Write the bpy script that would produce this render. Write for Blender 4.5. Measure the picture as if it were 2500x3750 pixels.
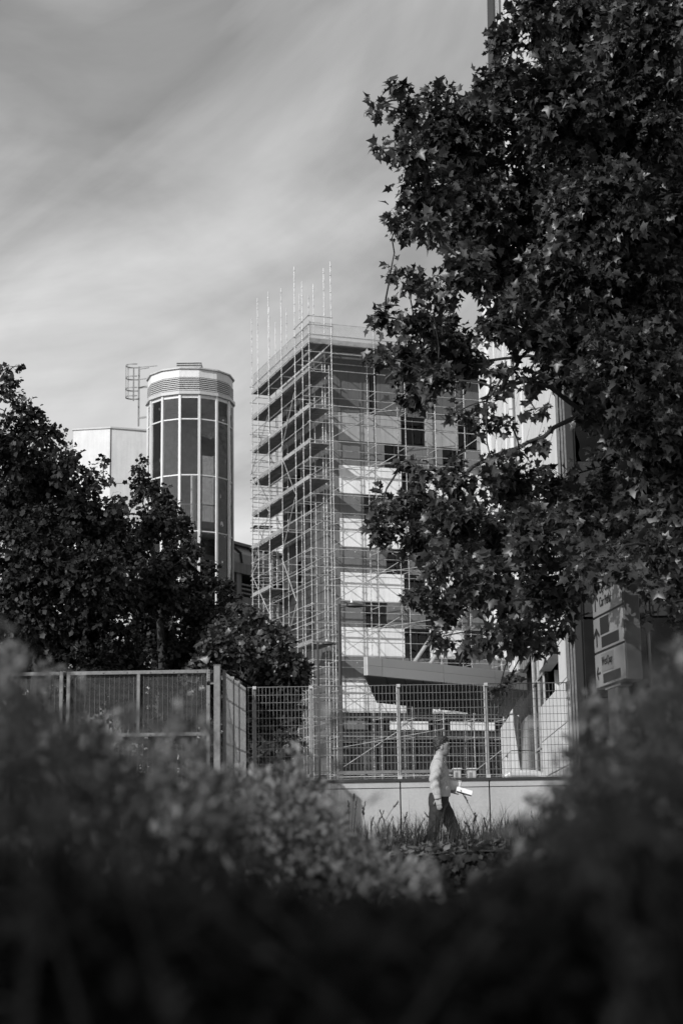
import bpy, bmesh, math, random
import numpy as np
from mathutils import Vector, Matrix

random.seed(7)
RNG = np.random.default_rng(11)
SC = bpy.context.scene
for _o in list(bpy.data.objects):
    bpy.data.objects.remove(_o)
COL = SC.collection

# ------------------------------------------------------------------ camera
EYE = Vector((0.0, 0.0, 0.43))
FPX = 5900.0                      # focal length in photograph pixels (2500 x 3750)
PITCH = math.radians(11.63)
ROLL = math.radians(-0.9)
FW = Vector((0, math.cos(PITCH), math.sin(PITCH)))
_R0 = Vector((1, 0, 0)); _U0 = Vector((0, -math.sin(PITCH), math.cos(PITCH)))
RT = _R0 * math.cos(ROLL) + _U0 * math.sin(ROLL)
UP = -_R0 * math.sin(ROLL) + _U0 * math.cos(ROLL)
cam_d = bpy.data.cameras.new('camera')
cam = bpy.data.objects.new('camera', cam_d); COL.objects.link(cam)
M = Matrix((RT, UP, -FW)).transposed().to_4x4(); M.translation = EYE
cam.matrix_world = M
cam_d.sensor_fit = 'VERTICAL'; cam_d.sensor_height = 36.0; cam_d.sensor_width = 24.0
cam_d.lens = 36.0 * FPX / 3750.0
cam_d.clip_start = 0.05; cam_d.clip_end = 3000
cam_d.dof.use_dof = True; cam_d.dof.focus_distance = 30.0; cam_d.dof.aperture_fstop = 3.2
SC.camera = cam

# ------------------------------------------------------------------ sky, sun, exposure
SUN_AZ = Vector((-0.62, -0.785)).normalized()
SUN_EL = math.radians(30)
w = bpy.data.worlds.new('World'); SC.world = w; w.use_nodes = True
nt = w.node_tree; nt.nodes.clear()
out = nt.nodes.new('ShaderNodeOutputWorld'); bg = nt.nodes.new('ShaderNodeBackground')
sky = nt.nodes.new('ShaderNodeTexSky'); sky.sky_type = 'NISHITA'; sky.sun_disc = False
sky.sun_elevation = SUN_EL; sky.sun_rotation = math.atan2(SUN_AZ.x, SUN_AZ.y)
sky.air_density = 1.0; sky.dust_density = 2.5; sky.ozone_density = 1.0
bw = nt.nodes.new('ShaderNodeRGBToBW'); nt.links.new(sky.outputs[0], bw.inputs[0])
tc = nt.nodes.new('ShaderNodeTexCoord')
mp = nt.nodes.new('ShaderNodeMapping'); mp.inputs['Scale'].default_value = (0.8, 0.8, 2.2)
mp.inputs['Location'].default_value = (0.35, 0.0, 0.15)
rot1 = nt.nodes.new('ShaderNodeMapping'); rot1.inputs['Rotation'].default_value = (0, math.radians(32), 0)
nt.links.new(tc.outputs['Generated'], rot1.inputs['Vector']); nt.links.new(rot1.outputs[0], mp.inputs['Vector'])
n1 = nt.nodes.new('ShaderNodeTexNoise'); n1.inputs['Scale'].default_value = 4.6
n1.inputs['Detail'].default_value = 7; n1.inputs['Roughness'].default_value = 0.52
n1.inputs['Distortion'].default_value = 0.45
nt.links.new(mp.outputs[0], n1.inputs['Vector'])
rp = nt.nodes.new('ShaderNodeMapRange'); rp.inputs['From Min'].default_value = 0.38; rp.inputs['From Max'].default_value = 0.64
nt.links.new(n1.outputs['Fac'], rp.inputs['Value'])
mul = nt.nodes.new('ShaderNodeMath'); mul.operation = 'MULTIPLY'; mul.inputs[1].default_value = 0.42
nt.links.new(rp.outputs[0], mul.inputs[0])
mx = nt.nodes.new('ShaderNodeMix'); mx.data_type = 'FLOAT'
nt.links.new(mul.outputs[0], mx.inputs[0]); nt.links.new(bw.outputs[0], mx.inputs[2]); mx.inputs[3].default_value = 7.5
sep = nt.nodes.new('ShaderNodeSeparateXYZ'); nt.links.new(tc.outputs['Generated'], sep.inputs[0])
def _m(op, a, b):
    q = nt.nodes.new('ShaderNodeMath'); q.operation = op
    for i, v in enumerate((a, b)):
        if isinstance(v, (int, float)): q.inputs[i].default_value = v
        else: nt.links.new(v, q.inputs[i])
    return q.outputs[0]
haze_ = _m('POWER', _m('SUBTRACT', 1.0, _m('ABSOLUTE', sep.outputs[2], 0)), 4.0)     # veil of thin cloud, thicker towards the horizon all round
veil = _m('ADD', _m('MULTIPLY', haze_, 11.0), 3.0)
mp2 = nt.nodes.new('ShaderNodeMapping'); mp2.inputs['Scale'].default_value = (1.0, 1.0, 2.3); mp2.inputs['Location'].default_value = (0.2, 0.1, 0.55)
rot2 = nt.nodes.new('ShaderNodeMapping'); rot2.inputs['Rotation'].default_value = (0, math.radians(10), 0)
nt.links.new(tc.outputs['Generated'], rot2.inputs['Vector']); nt.links.new(rot2.outputs[0], mp2.inputs['Vector'])
n2_ = nt.nodes.new('ShaderNodeTexNoise'); n2_.inputs['Scale'].default_value = 4.0; n2_.inputs['Detail'].default_value = 8; n2_.inputs['Roughness'].default_value = 0.55; n2_.inputs['Distortion'].default_value = 0.7
nt.links.new(mp2.outputs[0], n2_.inputs['Vector'])
veil = _m('MULTIPLY', veil, _m('ADD', _m('ADD', _m('MULTIPLY', rp.outputs[0], 0.55), _m('MULTIPLY', n2_.outputs['Fac'], 1.4)), 0.0))
mx.inputs[0].default_value = 0.62
for l in list(nt.links):
    if l.to_socket == mx.inputs[0]: nt.links.remove(l)
nt.links.new(veil, mx.inputs[3])
nt.links.new(mx.outputs[0], bg.inputs['Color']); bg.inputs['Strength'].default_value = 0.135
nt.links.new(bg.outputs[0], out.inputs[0])

sun_d = bpy.data.lights.new('sun', 'SUN'); sun_d.energy = 4.4; sun_d.angle = math.radians(0.5)
sun_d.color = (1.0, 1.0, 1.0)
sun = bpy.data.objects.new('sun', sun_d); COL.objects.link(sun)
SV = Vector((SUN_AZ.x * math.cos(SUN_EL), SUN_AZ.y * math.cos(SUN_EL), math.sin(SUN_EL)))
sun.rotation_euler = SV.to_track_quat('Z', 'Y').to_euler(); sun.location = (-20, -30, 60)

SC.view_settings.view_transform = 'Standard'; SC.view_settings.look = 'None'
SC.view_settings.exposure = 0.0; SC.view_settings.gamma = 1.0
SC.view_settings.use_curve_mapping = False
SC.render.engine = 'CYCLES'
SC.cycles.use_denoising = True
SC.cycles.max_bounces = 6; SC.cycles.transparent_max_bounces = 16
SC.render.film_transparent = False

# ------------------------------------------------------------------ helpers
def ray(px, py):
    return FW + RT * ((px - 1250) / FPX) + UP * ((1875 - py) / FPX)
def P(px, py, Y):
    d = ray(px, py); return EYE + d * (Y / d.y)
def zat(px, py, Y):
    return P(px, py, Y).z
def proj(p):
    v = Vector(p) - EYE; k = v.dot(FW)
    return 1250 + FPX * v.dot(RT) / k, 1875 - FPX * v.dot(UP) / k

def mat(name, g, rough=0.6, metal=0.0, var=0.15, scale=3.0, spec=0.5, streak=0.0, bump=0.0, bscale=40.0, objvar=0.0, fine=0.0):
    m = bpy.data.materials.new(name); m.use_nodes = True
    t = m.node_tree; b = t.nodes['Principled BSDF']
    b.inputs['Roughness'].default_value = rough; b.inputs['Metallic'].default_value = metal
    b.inputs['Specular IOR Level'].default_value = spec
    geo = t.nodes.new('ShaderNodeNewGeometry')
    n = t.nodes.new('ShaderNodeTexNoise'); n.inputs['Scale'].default_value = scale; n.inputs['Detail'].default_value = 6
    n.inputs['Roughness'].default_value = 0.6
    t.links.new(geo.outputs['Position'], n.inputs['Vector'])
    r = t.nodes.new('ShaderNodeMapRange'); r.inputs['From Min'].default_value = 0.3; r.inputs['From Max'].default_value = 0.7
    r.inputs['To Min'].default_value = g * (1 - var); r.inputs['To Max'].default_value = g * (1 + var)
    t.links.new(n.outputs['Fac'], r.inputs['Value'])
    cur = r.outputs[0]
    def mulby(sock, lo, hi, fmin=0.35, fmax=0.7):
        nonlocal cur
        q = t.nodes.new('ShaderNodeMapRange'); q.inputs['From Min'].default_value = fmin; q.inputs['From Max'].default_value = fmax
        q.inputs['To Min'].default_value = lo; q.inputs['To Max'].default_value = hi
        t.links.new(sock, q.inputs['Value'])
        mm = t.nodes.new('ShaderNodeMath'); mm.operation = 'MULTIPLY'
        t.links.new(cur, mm.inputs[0]); t.links.new(q.outputs[0], mm.inputs[1]); cur = mm.outputs[0]
    if streak:
        mpn = t.nodes.new('ShaderNodeMapping'); mpn.inputs['Scale'].default_value = (5, 5, 0.35)
        t.links.new(geo.outputs['Position'], mpn.inputs['Vector'])
        n2 = t.nodes.new('ShaderNodeTexNoise'); n2.inputs['Scale'].default_value = 1.0; n2.inputs['Detail'].default_value = 5
        t.links.new(mpn.outputs[0], n2.inputs['Vector']); mulby(n2.outputs['Fac'], 1 - streak, 1.0)
    if fine:
        n3 = t.nodes.new('ShaderNodeTexNoise'); n3.inputs['Scale'].default_value = scale * 14; n3.inputs['Detail'].default_value = 3
        t.links.new(geo.outputs['Position'], n3.inputs['Vector']); mulby(n3.outputs['Fac'], 1 - fine, 1 + fine, 0.3, 0.7)
    if objvar:
        oi = t.nodes.new('ShaderNodeObjectInfo'); mulby(oi.outputs['Random'], 1 - objvar, 1 + objvar, 0, 1)
    t.links.new(cur, b.inputs['Base Color'])
    if bump:
        n4 = t.nodes.new('ShaderNodeTexNoise'); n4.inputs['Scale'].default_value = bscale; n4.inputs['Detail'].default_value = 4
        t.links.new(geo.outputs['Position'], n4.inputs['Vector'])
        bp = t.nodes.new('ShaderNodeBump'); bp.inputs['Strength'].default_value = bump; bp.inputs['Distance'].default_value = 0.02
        t.links.new(n4.outputs['Fac'], bp.inputs['Height']); t.links.new(bp.outputs[0], b.inputs['Normal'])
    return m

def glass(name, tint=0.3, refl=0.9, ior=1.5, add=0.0):
    m = bpy.data.materials.new(name); m.use_nodes = True; t = m.node_tree; t.nodes.clear()
    o = t.nodes.new('ShaderNodeOutputMaterial'); mxs = t.nodes.new('ShaderNodeMixShader')
    tr = t.nodes.new('ShaderNodeBsdfTransparent'); tr.inputs[0].default_value = (tint, tint, tint, 1)
    gl = t.nodes.new('ShaderNodeBsdfGlossy'); gl.inputs['Roughness'].default_value = 0.015; gl.inputs[0].default_value = (refl, refl, refl, 1)
    fr = t.nodes.new('ShaderNodeFresnel'); fr.inputs[0].default_value = ior
    geo = t.nodes.new('ShaderNodeNewGeometry'); nz_ = t.nodes.new('ShaderNodeTexNoise'); nz_.inputs['Scale'].default_value = 0.7; nz_.inputs['Detail'].default_value = 2
    t.links.new(geo.outputs['Position'], nz_.inputs['Vector']); bp = t.nodes.new('ShaderNodeBump'); bp.inputs['Strength'].default_value = 0.35; bp.inputs['Distance'].default_value = 0.12
    t.links.new(nz_.outputs['Fac'], bp.inputs['Height']); t.links.new(bp.outputs[0], gl.inputs['Normal'])
    ad = t.nodes.new('ShaderNodeMath'); ad.operation = 'ADD'; ad.inputs[1].default_value = add; ad.use_clamp = True
    t.links.new(fr.outputs[0], ad.inputs[0]); t.links.new(ad.outputs[0], mxs.inputs[0])
    t.links.new(tr.outputs[0], mxs.inputs[1]); t.links.new(gl.outputs[0], mxs.inputs[2]); t.links.new(mxs.outputs[0], o.inputs[0])
    return m

def leafmat(name, top, under, rough=0.42, trans=0.2, scale=7.0, spec=0.5):
    m = bpy.data.materials.new(name); m.use_nodes = True; t = m.node_tree
    b = t.nodes['Principled BSDF']; b.inputs['Roughness'].default_value = rough; b.inputs['Specular IOR Level'].default_value = spec
    geo = t.nodes.new('ShaderNodeNewGeometry')
    n = t.nodes.new('ShaderNodeTexNoise'); n.inputs['Scale'].default_value = scale; n.inputs['Detail'].default_value = 3
    t.links.new(geo.outputs['Position'], n.inputs['Vector'])
    r = t.nodes.new('ShaderNodeMapRange'); r.inputs['From Min'].default_value = 0.3; r.inputs['From Max'].default_value = 0.7
    r.inputs['To Min'].default_value = 0.55; r.inputs['To Max'].default_value = 1.5
    t.links.new(n.outputs['Fac'], r.inputs['Value'])
    mxx = t.nodes.new('ShaderNodeMix'); mxx.data_type = 'FLOAT'; mxx.inputs[2].default_value = top; mxx.inputs[3].default_value = under
    t.links.new(geo.outputs['Backfacing'], mxx.inputs[0])
    mm = t.nodes.new('ShaderNodeMath'); mm.operation = 'MULTIPLY'
    t.links.new(mxx.outputs[0], mm.inputs[0]); t.links.new(r.outputs[0], mm.inputs[1])
    t.links.new(mm.outputs[0], b.inputs['Base Color'])
    tl = t.nodes.new('ShaderNodeBsdfTranslucent'); t.links.new(mm.outputs[0], tl.inputs[0])
    ms = t.nodes.new('ShaderNodeMixShader'); ms.inputs[0].default_value = trans
    o = t.nodes['Material Output']
    t.links.new(b.outputs[0], ms.inputs[1]); t.links.new(tl.outputs[0], ms.inputs[2]); t.links.new(ms.outputs[0], o.inputs[0])
    return m

ROOT = {}
def link(name, me, parent=None):
    o = bpy.data.objects.new(name, me); COL.objects.link(o)
    if parent is not None:
        o.parent = parent; ROOT[o.name] = ROOT[parent.name]
    else:
        ROOT[o.name] = Vector((0, 0, 0))
    return o
def thing(name, label, cat, loc, group=None):
    o = bpy.data.objects.new(name, None); COL.objects.link(o)
    o.empty_display_size = 0.2; o.location = Vector(loc); ROOT[o.name] = Vector(loc)
    o['label'] = label; o['category'] = cat
    if group: o['group'] = group
    return o
def tag(o, label=None, cat=None, group=None, kind=None):
    if label: o['label'] = label
    if cat: o['category'] = cat
    if group: o['group'] = group
    if kind: o['kind'] = kind
    return o

class MB:
    """collects simple shapes, links them as one mesh object"""
    def __init__(s): s.v = []; s.f = []; s.sm = []
    def add(s, vs, fs, smooth=False):
        n = len(s.v); s.v += [tuple(v) for v in vs]
        s.f += [tuple(i + n for i in f) for f in fs]; s.sm += [smooth] * len(fs)
        return s
    def box(s, c, ax, ay, az):
        c = Vector(c); ax = Vector(ax); ay = Vector(ay); az = Vector(az)
        vs = [c + ax * i + ay * j + az * k for k in (-1, 1) for j in (-1, 1) for i in (-1, 1)]
        fs = [(0, 2, 3, 1), (4, 5, 7, 6), (0, 1, 5, 4), (2, 6, 7, 3), (0, 4, 6, 2), (1, 3, 7, 5)]
        if ax.cross(ay).dot(az) < 0: fs = [f[::-1] for f in fs]
        return s.add(vs, fs)
    def abox(s, x0, x1, y0, y1, z0, z1):
        return s.box(((x0 + x1) / 2, (y0 + y1) / 2, (z0 + z1) / 2), ((x1 - x0) / 2, 0, 0), (0, (y1 - y0) / 2, 0), (0, 0, (z1 - z0) / 2))
    def bar(s, a, b, w, h=None, up=(0, 0, 1)):
        a = Vector(a); b = Vector(b); d = b - a; L = d.length
        if L < 1e-6: return s
        d /= L; u = Vector(up)
        if abs(d.dot(u)) > 0.98: u = Vector((0, 1, 0))
        x = d.cross(u).normalized(); y = x.cross(d).normalized()
        return s.box((a + b) / 2, x * (w / 2), d * (L / 2), y * ((h or w) / 2))
    def tube(s, a, b, r0, r1=None, n=6, cap=True):
        a = Vector(a); b = Vector(b); d = b - a
        if d.length < 1e-6: return s
        d.normalize(); u = Vector((0, 0, 1)) if abs(d.z) < 0.9 else Vector((1, 0, 0))
        x = d.cross(u).normalized(); y = d.cross(x)
        r1 = r0 if r1 is None else r1
        vs = []
        for (p, r) in ((a, r0), (b, r1)):
            for i in range(n):
                t = 2 * math.pi * i / n; vs.append(p + x * (r * math.cos(t)) + y * (r * math.sin(t)))
        fs = [(i, i + n, (i + 1) % n + n, (i + 1) % n) for i in range(n)]
        s.add(vs, fs, True)
        if cap:
            s.add(vs[:n], [tuple(range(n))]); s.add(vs[n:], [tuple(reversed(range(n)))])
        return s
    def path(s, pts, rs, n=6):
        for i in range(len(pts) - 1): s.tube(pts[i], pts[i + 1], rs[i], rs[i + 1], n, cap=(i in (0, len(pts) - 2)))
        return s
    def poly_prism(s, bottom, top):
        n = len(bottom)
        s.add(list(bottom) + list(top), [(i, (i + 1) % n, (i + 1) % n + n, i + n) for i in range(n)] + [tuple(reversed(range(n))), tuple(range(n, 2 * n))])
        return s
    def build(s, name, m, parent=None, bevel=0.0):
        me = bpy.data.meshes.new(name)
        off = ROOT[parent.name] if parent is not None else Vector((0, 0, 0))
        me.from_pydata([(v[0] - off.x, v[1] - off.y, v[2] - off.z) for v in s.v], [], s.f)
        me.polygons.foreach_set('use_smooth', s.sm)
        me.materials.append(m); me.update()
        o = link(name, me, parent)
        if bevel:
            md = o.modifiers.new('bevel', 'BEVEL'); md.width = bevel; md.segments = 1; md.limit_method = 'ANGLE'
        return o

class Frame:
    def __init__(s, o, ux, uy):
        s.o = Vector(o); s.x = Vector(ux).normalized(); s.y = Vector(uy).normalized(); s.z = Vector((0, 0, 1))
    def __call__(s, x, y, z): return s.o + s.x * x + s.y * y + s.z * z
    def box(s, mb, x0, x1, y0, y1, z0, z1):
        return mb.box(s((x0 + x1) / 2, (y0 + y1) / 2, (z0 + z1) / 2), s.x * ((x1 - x0) / 2), s.y * ((y1 - y0) / 2), s.z * ((z1 - z0) / 2))

# ------------------------------------------------------------------ materials
m_soil = mat('soil', 0.035, 0.95, var=0.5, scale=5, bump=0.6)
m_asphalt = mat('asphalt', 0.012, 1.0, spec=0.1, var=0.25, scale=2, fine=0.3, bump=0.3, bscale=120)  # darkened so the road reads as lying in shade
m_pave = mat('paving', 0.30, 0.85, var=0.15, scale=2, fine=0.1)
m_kerb = mat('kerb_stone', 0.008, 1.0, spec=0.1, var=0.35, scale=6, fine=0.2)  # near-black base colour carries the tree shadow over the kerb
m_conc = mat('smooth_concrete', 0.34, 0.75, var=0.07, scale=2.2, streak=0.12, fine=0.06, bump=0.1, bscale=60)
m_dark = mat('dark_metal', 0.02, 0.5, var=0.2)
m_galv = mat('galvanised_steel', 0.38, 0.5, metal=0.25, var=0.2, scale=18, fine=0.15)
m_gate = mat('shaded_gate_steel', 0.15, 0.55, metal=0.25, var=0.25, scale=18, fine=0.2)  # galvanised steel darkened for the shade on the gate
m_net = mat('guard_netting', 0.34, 0.6, var=0.2)
m_galv_dk = mat('darker_galvanised_steel', 0.16, 0.55, metal=0.3, var=0.25, scale=14, fine=0.1)
m_wire = mat('galvanised_wire', 0.15, 0.5, metal=0.3, var=0.2, scale=9)
m_wire_dk = mat('dark_security_wire', 0.085, 0.55, metal=0.2, var=0.2, scale=9)
m_tube = mat('scaffold_tube', 0.43, 0.42, metal=0.35, var=0.35, scale=5, fine=0.2, objvar=0.2)
m_board = mat('scaffold_board', 0.24, 0.85, var=0.25, scale=3, fine=0.2, objvar=0.25)
m_white = mat('white_cladding', 0.80, 0.6, var=0.06, scale=1.2, streak=0.16, objvar=0.04)
m_mid = mat('mid_tone_cladding', 0.33, 0.65, var=0.08, scale=1.2, streak=0.2, objvar=0.05)
m_grey = mat('grey_cladding', 0.15, 0.65, var=0.1, scale=1.0, streak=0.18, objvar=0.05)
m_dgrey = mat('dark_grey_cladding', 0.095, 0.65, var=0.12, scale=1.0, streak=0.15, objvar=0.05)
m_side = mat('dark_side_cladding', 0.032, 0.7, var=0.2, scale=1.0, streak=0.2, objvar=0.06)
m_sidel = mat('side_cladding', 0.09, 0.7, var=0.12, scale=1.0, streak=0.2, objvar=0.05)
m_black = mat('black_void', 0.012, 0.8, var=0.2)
m_glassd = glass('dark_window_glass', 0.12, 0.6, 1.45)
m_glass = glass('tower_glass', 0.88, 0.8, 1.5, 0.0)
m_frame = mat('white_frame', 0.62, 0.4, var=0.06, scale=2, streak=0.08)
m_louv = mat('louvre', 0.42, 0.5, var=0.1, scale=3)
m_render = mat('white_render', 0.62, 0.8, var=0.08, scale=0.9, streak=0.1, fine=0.04)
m_interior = mat('interior_dark', 0.24, 0.9, var=0.2)
m_floor = mat('interior_slab', 0.55, 0.8, var=0.1)
m_cpark = mat('stained_concrete', 0.26, 0.85, var=0.2, scale=1.0, streak=0.35)
m_cglaz = mat('tinted_glazing', 0.09, 0.25, var=0.2, scale=1)
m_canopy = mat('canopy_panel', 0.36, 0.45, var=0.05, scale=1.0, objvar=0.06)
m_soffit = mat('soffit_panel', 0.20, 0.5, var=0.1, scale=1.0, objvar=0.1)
m_bwall = mat('pale_wall_panel', 0.62, 0.7, var=0.06, scale=1.5, streak=0.14, objvar=0.03)
m_dglaz = mat('dark_glazing', 0.012, 0.12, var=0.2, scale=1)
m_duct = mat('spiral_duct', 0.6, 0.25, metal=0.55, var=0.1, scale=4)
m_lamp = mat('lamp_post_paint', 0.025, 0.5, var=0.2)
m_signw = mat('shaded_sign_white', 0.19, 0.5, var=0.05, scale=3, streak=0.08)  # white face darkened for the dappled tree shade on it
m_signg = mat('shaded_sign_grey', 0.065, 0.55, var=0.08, scale=5, streak=0.15, fine=0.08)  # box and post grey lowered for the same tree shade
m_signm = mat('sign_mid', 0.13, 0.5, var=0.05)
m_ink = mat('sign_ink', 0.008, 0.6, var=0.1)
m_bark = mat('bark', 0.022, 0.85, var=0.5, scale=9, bump=0.5, bscale=30)
m_leaf = leafmat('plane_leaf', 0.026, 0.066, 0.42, 0.10, 6.0, 0.45)
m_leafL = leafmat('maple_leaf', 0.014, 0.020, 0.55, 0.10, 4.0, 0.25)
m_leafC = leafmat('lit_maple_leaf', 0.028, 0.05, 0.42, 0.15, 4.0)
m_shrub = leafmat('shrub_leaf', 0.05, 0.07, 0.55, 0.15, 30.0, 0.3)
m_shrubd = leafmat('shaded_shrub_leaf', 0.010, 0.013, 0.6, 0.1, 30.0, 0.2)  # leaf colour lowered so the low shrub looks shaded
m_tip = leafmat('lit_shoot_tip', 0.17, 0.2, 0.6, 0.2, 30.0, 0.3)  # sunlit highlights on the stem ends, put into a pale leaf colour
m_grass = leafmat('grass_blade', 0.014, 0.016, 0.5, 0.2, 12.0)
m_dry = leafmat('dry_leaf', 0.07, 0.08, 0.6, 0.05, 9.0)

# ------------------------------------------------------------------ ground
def sheet(name, x0, x1, y0, y1, z, m, nx=1, ny=1):
    mb = MB(); mb.add([(x0, y0, z), (x1, y0, z), (x1, y1, z), (x0, y1, z)], [(0, 1, 2, 3)])
    return tag(mb.build(name, m), kind='structure')
sheet('ground', -900, 900, -300, 1500, -0.004, m_soil)
sheet('road', -200, 200, 5.0, 13.1, 0.0, m_asphalt)
sheet('pavement', -200, 200, 16.9, 22.2, 0.004, m_pave)
sheet('forecourt', -200, 200, 22.8, 140, 0.0, m_asphalt)

# raised verge: an uneven bank behind a two-course kerb
def verge_z(x, y):
    t = (y - 13.2) / 3.6
    return 0.335 + 0.05 * math.sin(max(0, min(1, t)) * math.pi) + 0.018 * math.sin(2.1 * x + 1.3 * y) + 0.012 * math.sin(5.3 * x - 3.1 * y)
nx, ny = 160, 16
vs = []; fs = []
for j in range(ny + 1):
    for i in range(nx + 1):
        x = -12 + 26 * i / nx; y = 13.2 + 3.6 * j / ny; vs.append((x, y, verge_z(x, y)))
for j in range(ny):
    for i in range(nx):
        a = j * (nx + 1) + i; fs.append((a, a + 1, a + nx + 2, a + nx + 1))
tag(MB().add(vs, fs, True).build('verge', m_soil), kind='structure')
kerb = tag(MB().abox(-12, 14, 13.12, 13.18, 0.0, 0.30).build('kerb_backing', m_black), kind='structure')
x = -6.0
while x < 8:
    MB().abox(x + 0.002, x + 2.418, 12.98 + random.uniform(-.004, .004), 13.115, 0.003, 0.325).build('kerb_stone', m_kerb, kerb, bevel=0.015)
    x += 2.42
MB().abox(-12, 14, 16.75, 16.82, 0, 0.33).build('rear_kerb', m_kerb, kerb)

# ------------------------------------------------------------------ boundary wall with mesh fence
WY = 22.5
def wx(px, py=2880): return P(px, py, WY).x
pitchw = (wx(1791) - wx(1140, 2890)) / 2.0
xw0 = wx(1140, 2890)
ZC = zat(1463, 2862, WY); ZG = zat(1463, 2886, WY); ZF = zat(1463, 2506, WY)
wall = thing('boundary_wall', 'low smooth pale concrete wall with dark panel joints behind the walking person', 'wall', (xw0, WY + 0.15, 0))
wcore = MB().abox(xw0 - 1.2 * pitchw, xw0 + 8 * pitchw, WY + 0.03, WY + 0.26, 0, ZC - 0.012).build('wall_core', m_black, wall)
MB().abox(xw0 - 1.2 * pitchw, xw0 + 8 * pitchw, WY - 0.03, WY + 0.29, ZC + 0.001, ZC + 0.034).build('coping_rail', m_dark, wall)
for i in range(-1, 8):
    a = xw0 + i * pitchw + 0.008; b = xw0 + (i + 1) * pitchw - 0.008
    MB().abox(a, b, WY, WY + 0.026, 0.01, ZG - 0.006).build('wall_panel', m_conc, wall, bevel=0.004)
    MB().abox(a, b, WY - 0.002, WY + 0.027, ZG + 0.003, ZC).build('coping_panel', m_conc, wall, bevel=0.004)

def wire_grid(mb, fr, x0, x1, z0, z1, dx, dz, rx, rz, y=0.0):
    n = max(1, round((x1 - x0) / dx))
    for i in range(n + 1):
        xx = x0 + (x1 - x0) * i / n; fr.box(mb, xx - rx, xx + rx, y - rx, y + rx, z0, z1)
    n = max(1, round((z1 - z0) / dz))
    for i in range(n + 1):
        zz = z0 + (z1 - z0) * i / n; fr.box(mb, x0, x1, y + rx + rz, y + rx + rz * 3, zz - rz, zz + rz)
    return mb

FF = Frame((0, WY + 0.12, 0), (1, 0, 0), (0, 1, 0))
fence = thing('mesh_fence', 'galvanised welded mesh fence standing on the pale concrete wall', 'fence', (xw0, WY + 0.12, ZC + 0.034))
fx_left = wx(905, 2700)
posts = [wx(930, 2700)] + [xw0 + i * pitchw for i in range(0, 3)] + [wx(2097, 2855)]
for i, xx in enumerate(posts):
    mb = MB(); FF.box(mb, xx - 0.028, xx + 0.028, 0.0, 0.05, ZC + 0.035, ZF)
    p = mb.build('fence_post', m_galv if i > 0 else m_galv_dk, fence, bevel=0.004)  # first post takes the darker steel to stand in for shade on it
    mb = MB(); FF.box(mb, xx - 0.022, xx + 0.03, -0.035, -0.002, ZF - 0.03, ZF + 0.012); mb.build('clamp', m_galv, p)
    mb = MB(); FF.box(mb, xx - 0.03, xx + 0.03, -0.03, -0.002, ZC + 0.036, ZC + 0.085); mb.build('base_clamp', m_galv, p)
edges = [fx_left] + posts
for i in range(len(edges) - 1):
    mb = wire_grid(MB(), FF, edges[i] + 0.012, edges[i + 1] - 0.012, ZC + 0.05, ZF - 0.005, 0.052, 0.11, 0.0028, 0.0036, -0.012)
    FF.box(mb, edges[i], edges[i + 1], -0.016, -0.006, ZF - 0.004, ZF + 0.004)
    tag(mb.build('wire_mesh', m_wire, fence), kind='stuff')

# ------------------------------------------------------------------ security gate (left)
GY = 20.3
gz = zat(505, 2456, GY)
def gate(px0, px1, label, mids=True, gap=0.0):
    x0 = P(px0, 2600, GY).x; x1 = P(px1, 2600, GY).x
    fr = Frame((0, GY, 0), (1, 0, 0), (0, 1, 0))
    g = thing('mesh_gate', label, 'gate', ((x0 + x1) / 2, GY, 0.04), 'security gates along the left')
    zt = gz; zm = zat(600, 2690, GY); wb = 0.046
    xm = (x0 + x1) / 2 - 0.02
    for (a, b) in ((x0 + wb, x1 - wb),):
        for (za, zb, nm) in ((zt - wb, zt, 'top_rail'), (zm - wb / 2, zm + wb / 2, 'mid_rail'), (0.08, 0.08 + wb, 'bottom_rail')):
            mb = MB(); fr.box(mb, a + 0.001, b - 0.001, -0.02, 0.02, za, zb); r = mb.build(nm, m_gate, g, bevel=0.004)
            for q in range(6):
                xx = a + 0.12 + (b - a - 0.24) * q / 5
                MB().tube(fr(xx, -0.021, (za + zb) / 2), fr(xx, -0.03, (za + zb) / 2), 0.010, 0.008, 8).build('bolt', m_gate, r)
    for xx in (x0, x1 - wb):
        if xx > x0 and gap:
            spans = ((0.06, zt - 0.20), (zt - 0.155, zt))
        else: spans = ((0.06, zt),)
        for (za, zb) in spans:
            mb = MB(); fr.box(mb, xx, xx + wb, -0.022, 0.022, za, zb); r = mb.build('stile', m_gate, g, bevel=0.004)
            for q in range(5):
                zz = za + (zb - za) * (q + 0.5) / 5
                MB().tube(fr(xx + wb / 2, -0.023, zz), fr(xx + wb / 2, -0.031, zz), 0.010, 0.008, 8).build('bolt', m_gate, r)
    if mids:
        mb = MB(); fr.box(mb, xm, xm + 0.042, -0.019, 0.019, zm + wb / 2, zt - wb); mb.build('muntin', m_gate, g, bevel=0.004)
    mb = wire_grid(MB(), fr, x0 + wb, x1 - wb, 0.13, zt - wb, 0.0615, 0.0145, 0.0028, 0.0021, 0.024)
    tag(mb.build('security_mesh', m_wire_dk, g), kind='stuff')
    return x0, x1
gate(-380, 231, 'bolted steel mesh gate at the left edge, lower and half hidden by the shrub', True)
gx0, gx1 = gate(244, 770, 'bolted galvanised steel mesh gate with a centre bar, beside the square gate post', True, gap=0.05)
xp0 = P(784, 2600, GY).x; xp1 = P(808, 2600, GY).x
gp = thing('gate_post', 'tall square galvanised steel post at the hinge end of the mesh gate', 'post', ((xp0 + xp1) / 2, GY, 0))
mb = MB().abox(xp0, xp1, GY - 0.045, GY + 0.045, 0, zat(796, 2438, GY)); mb.build('post_shaft', m_galv_dk, gp, bevel=0.006)
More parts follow.
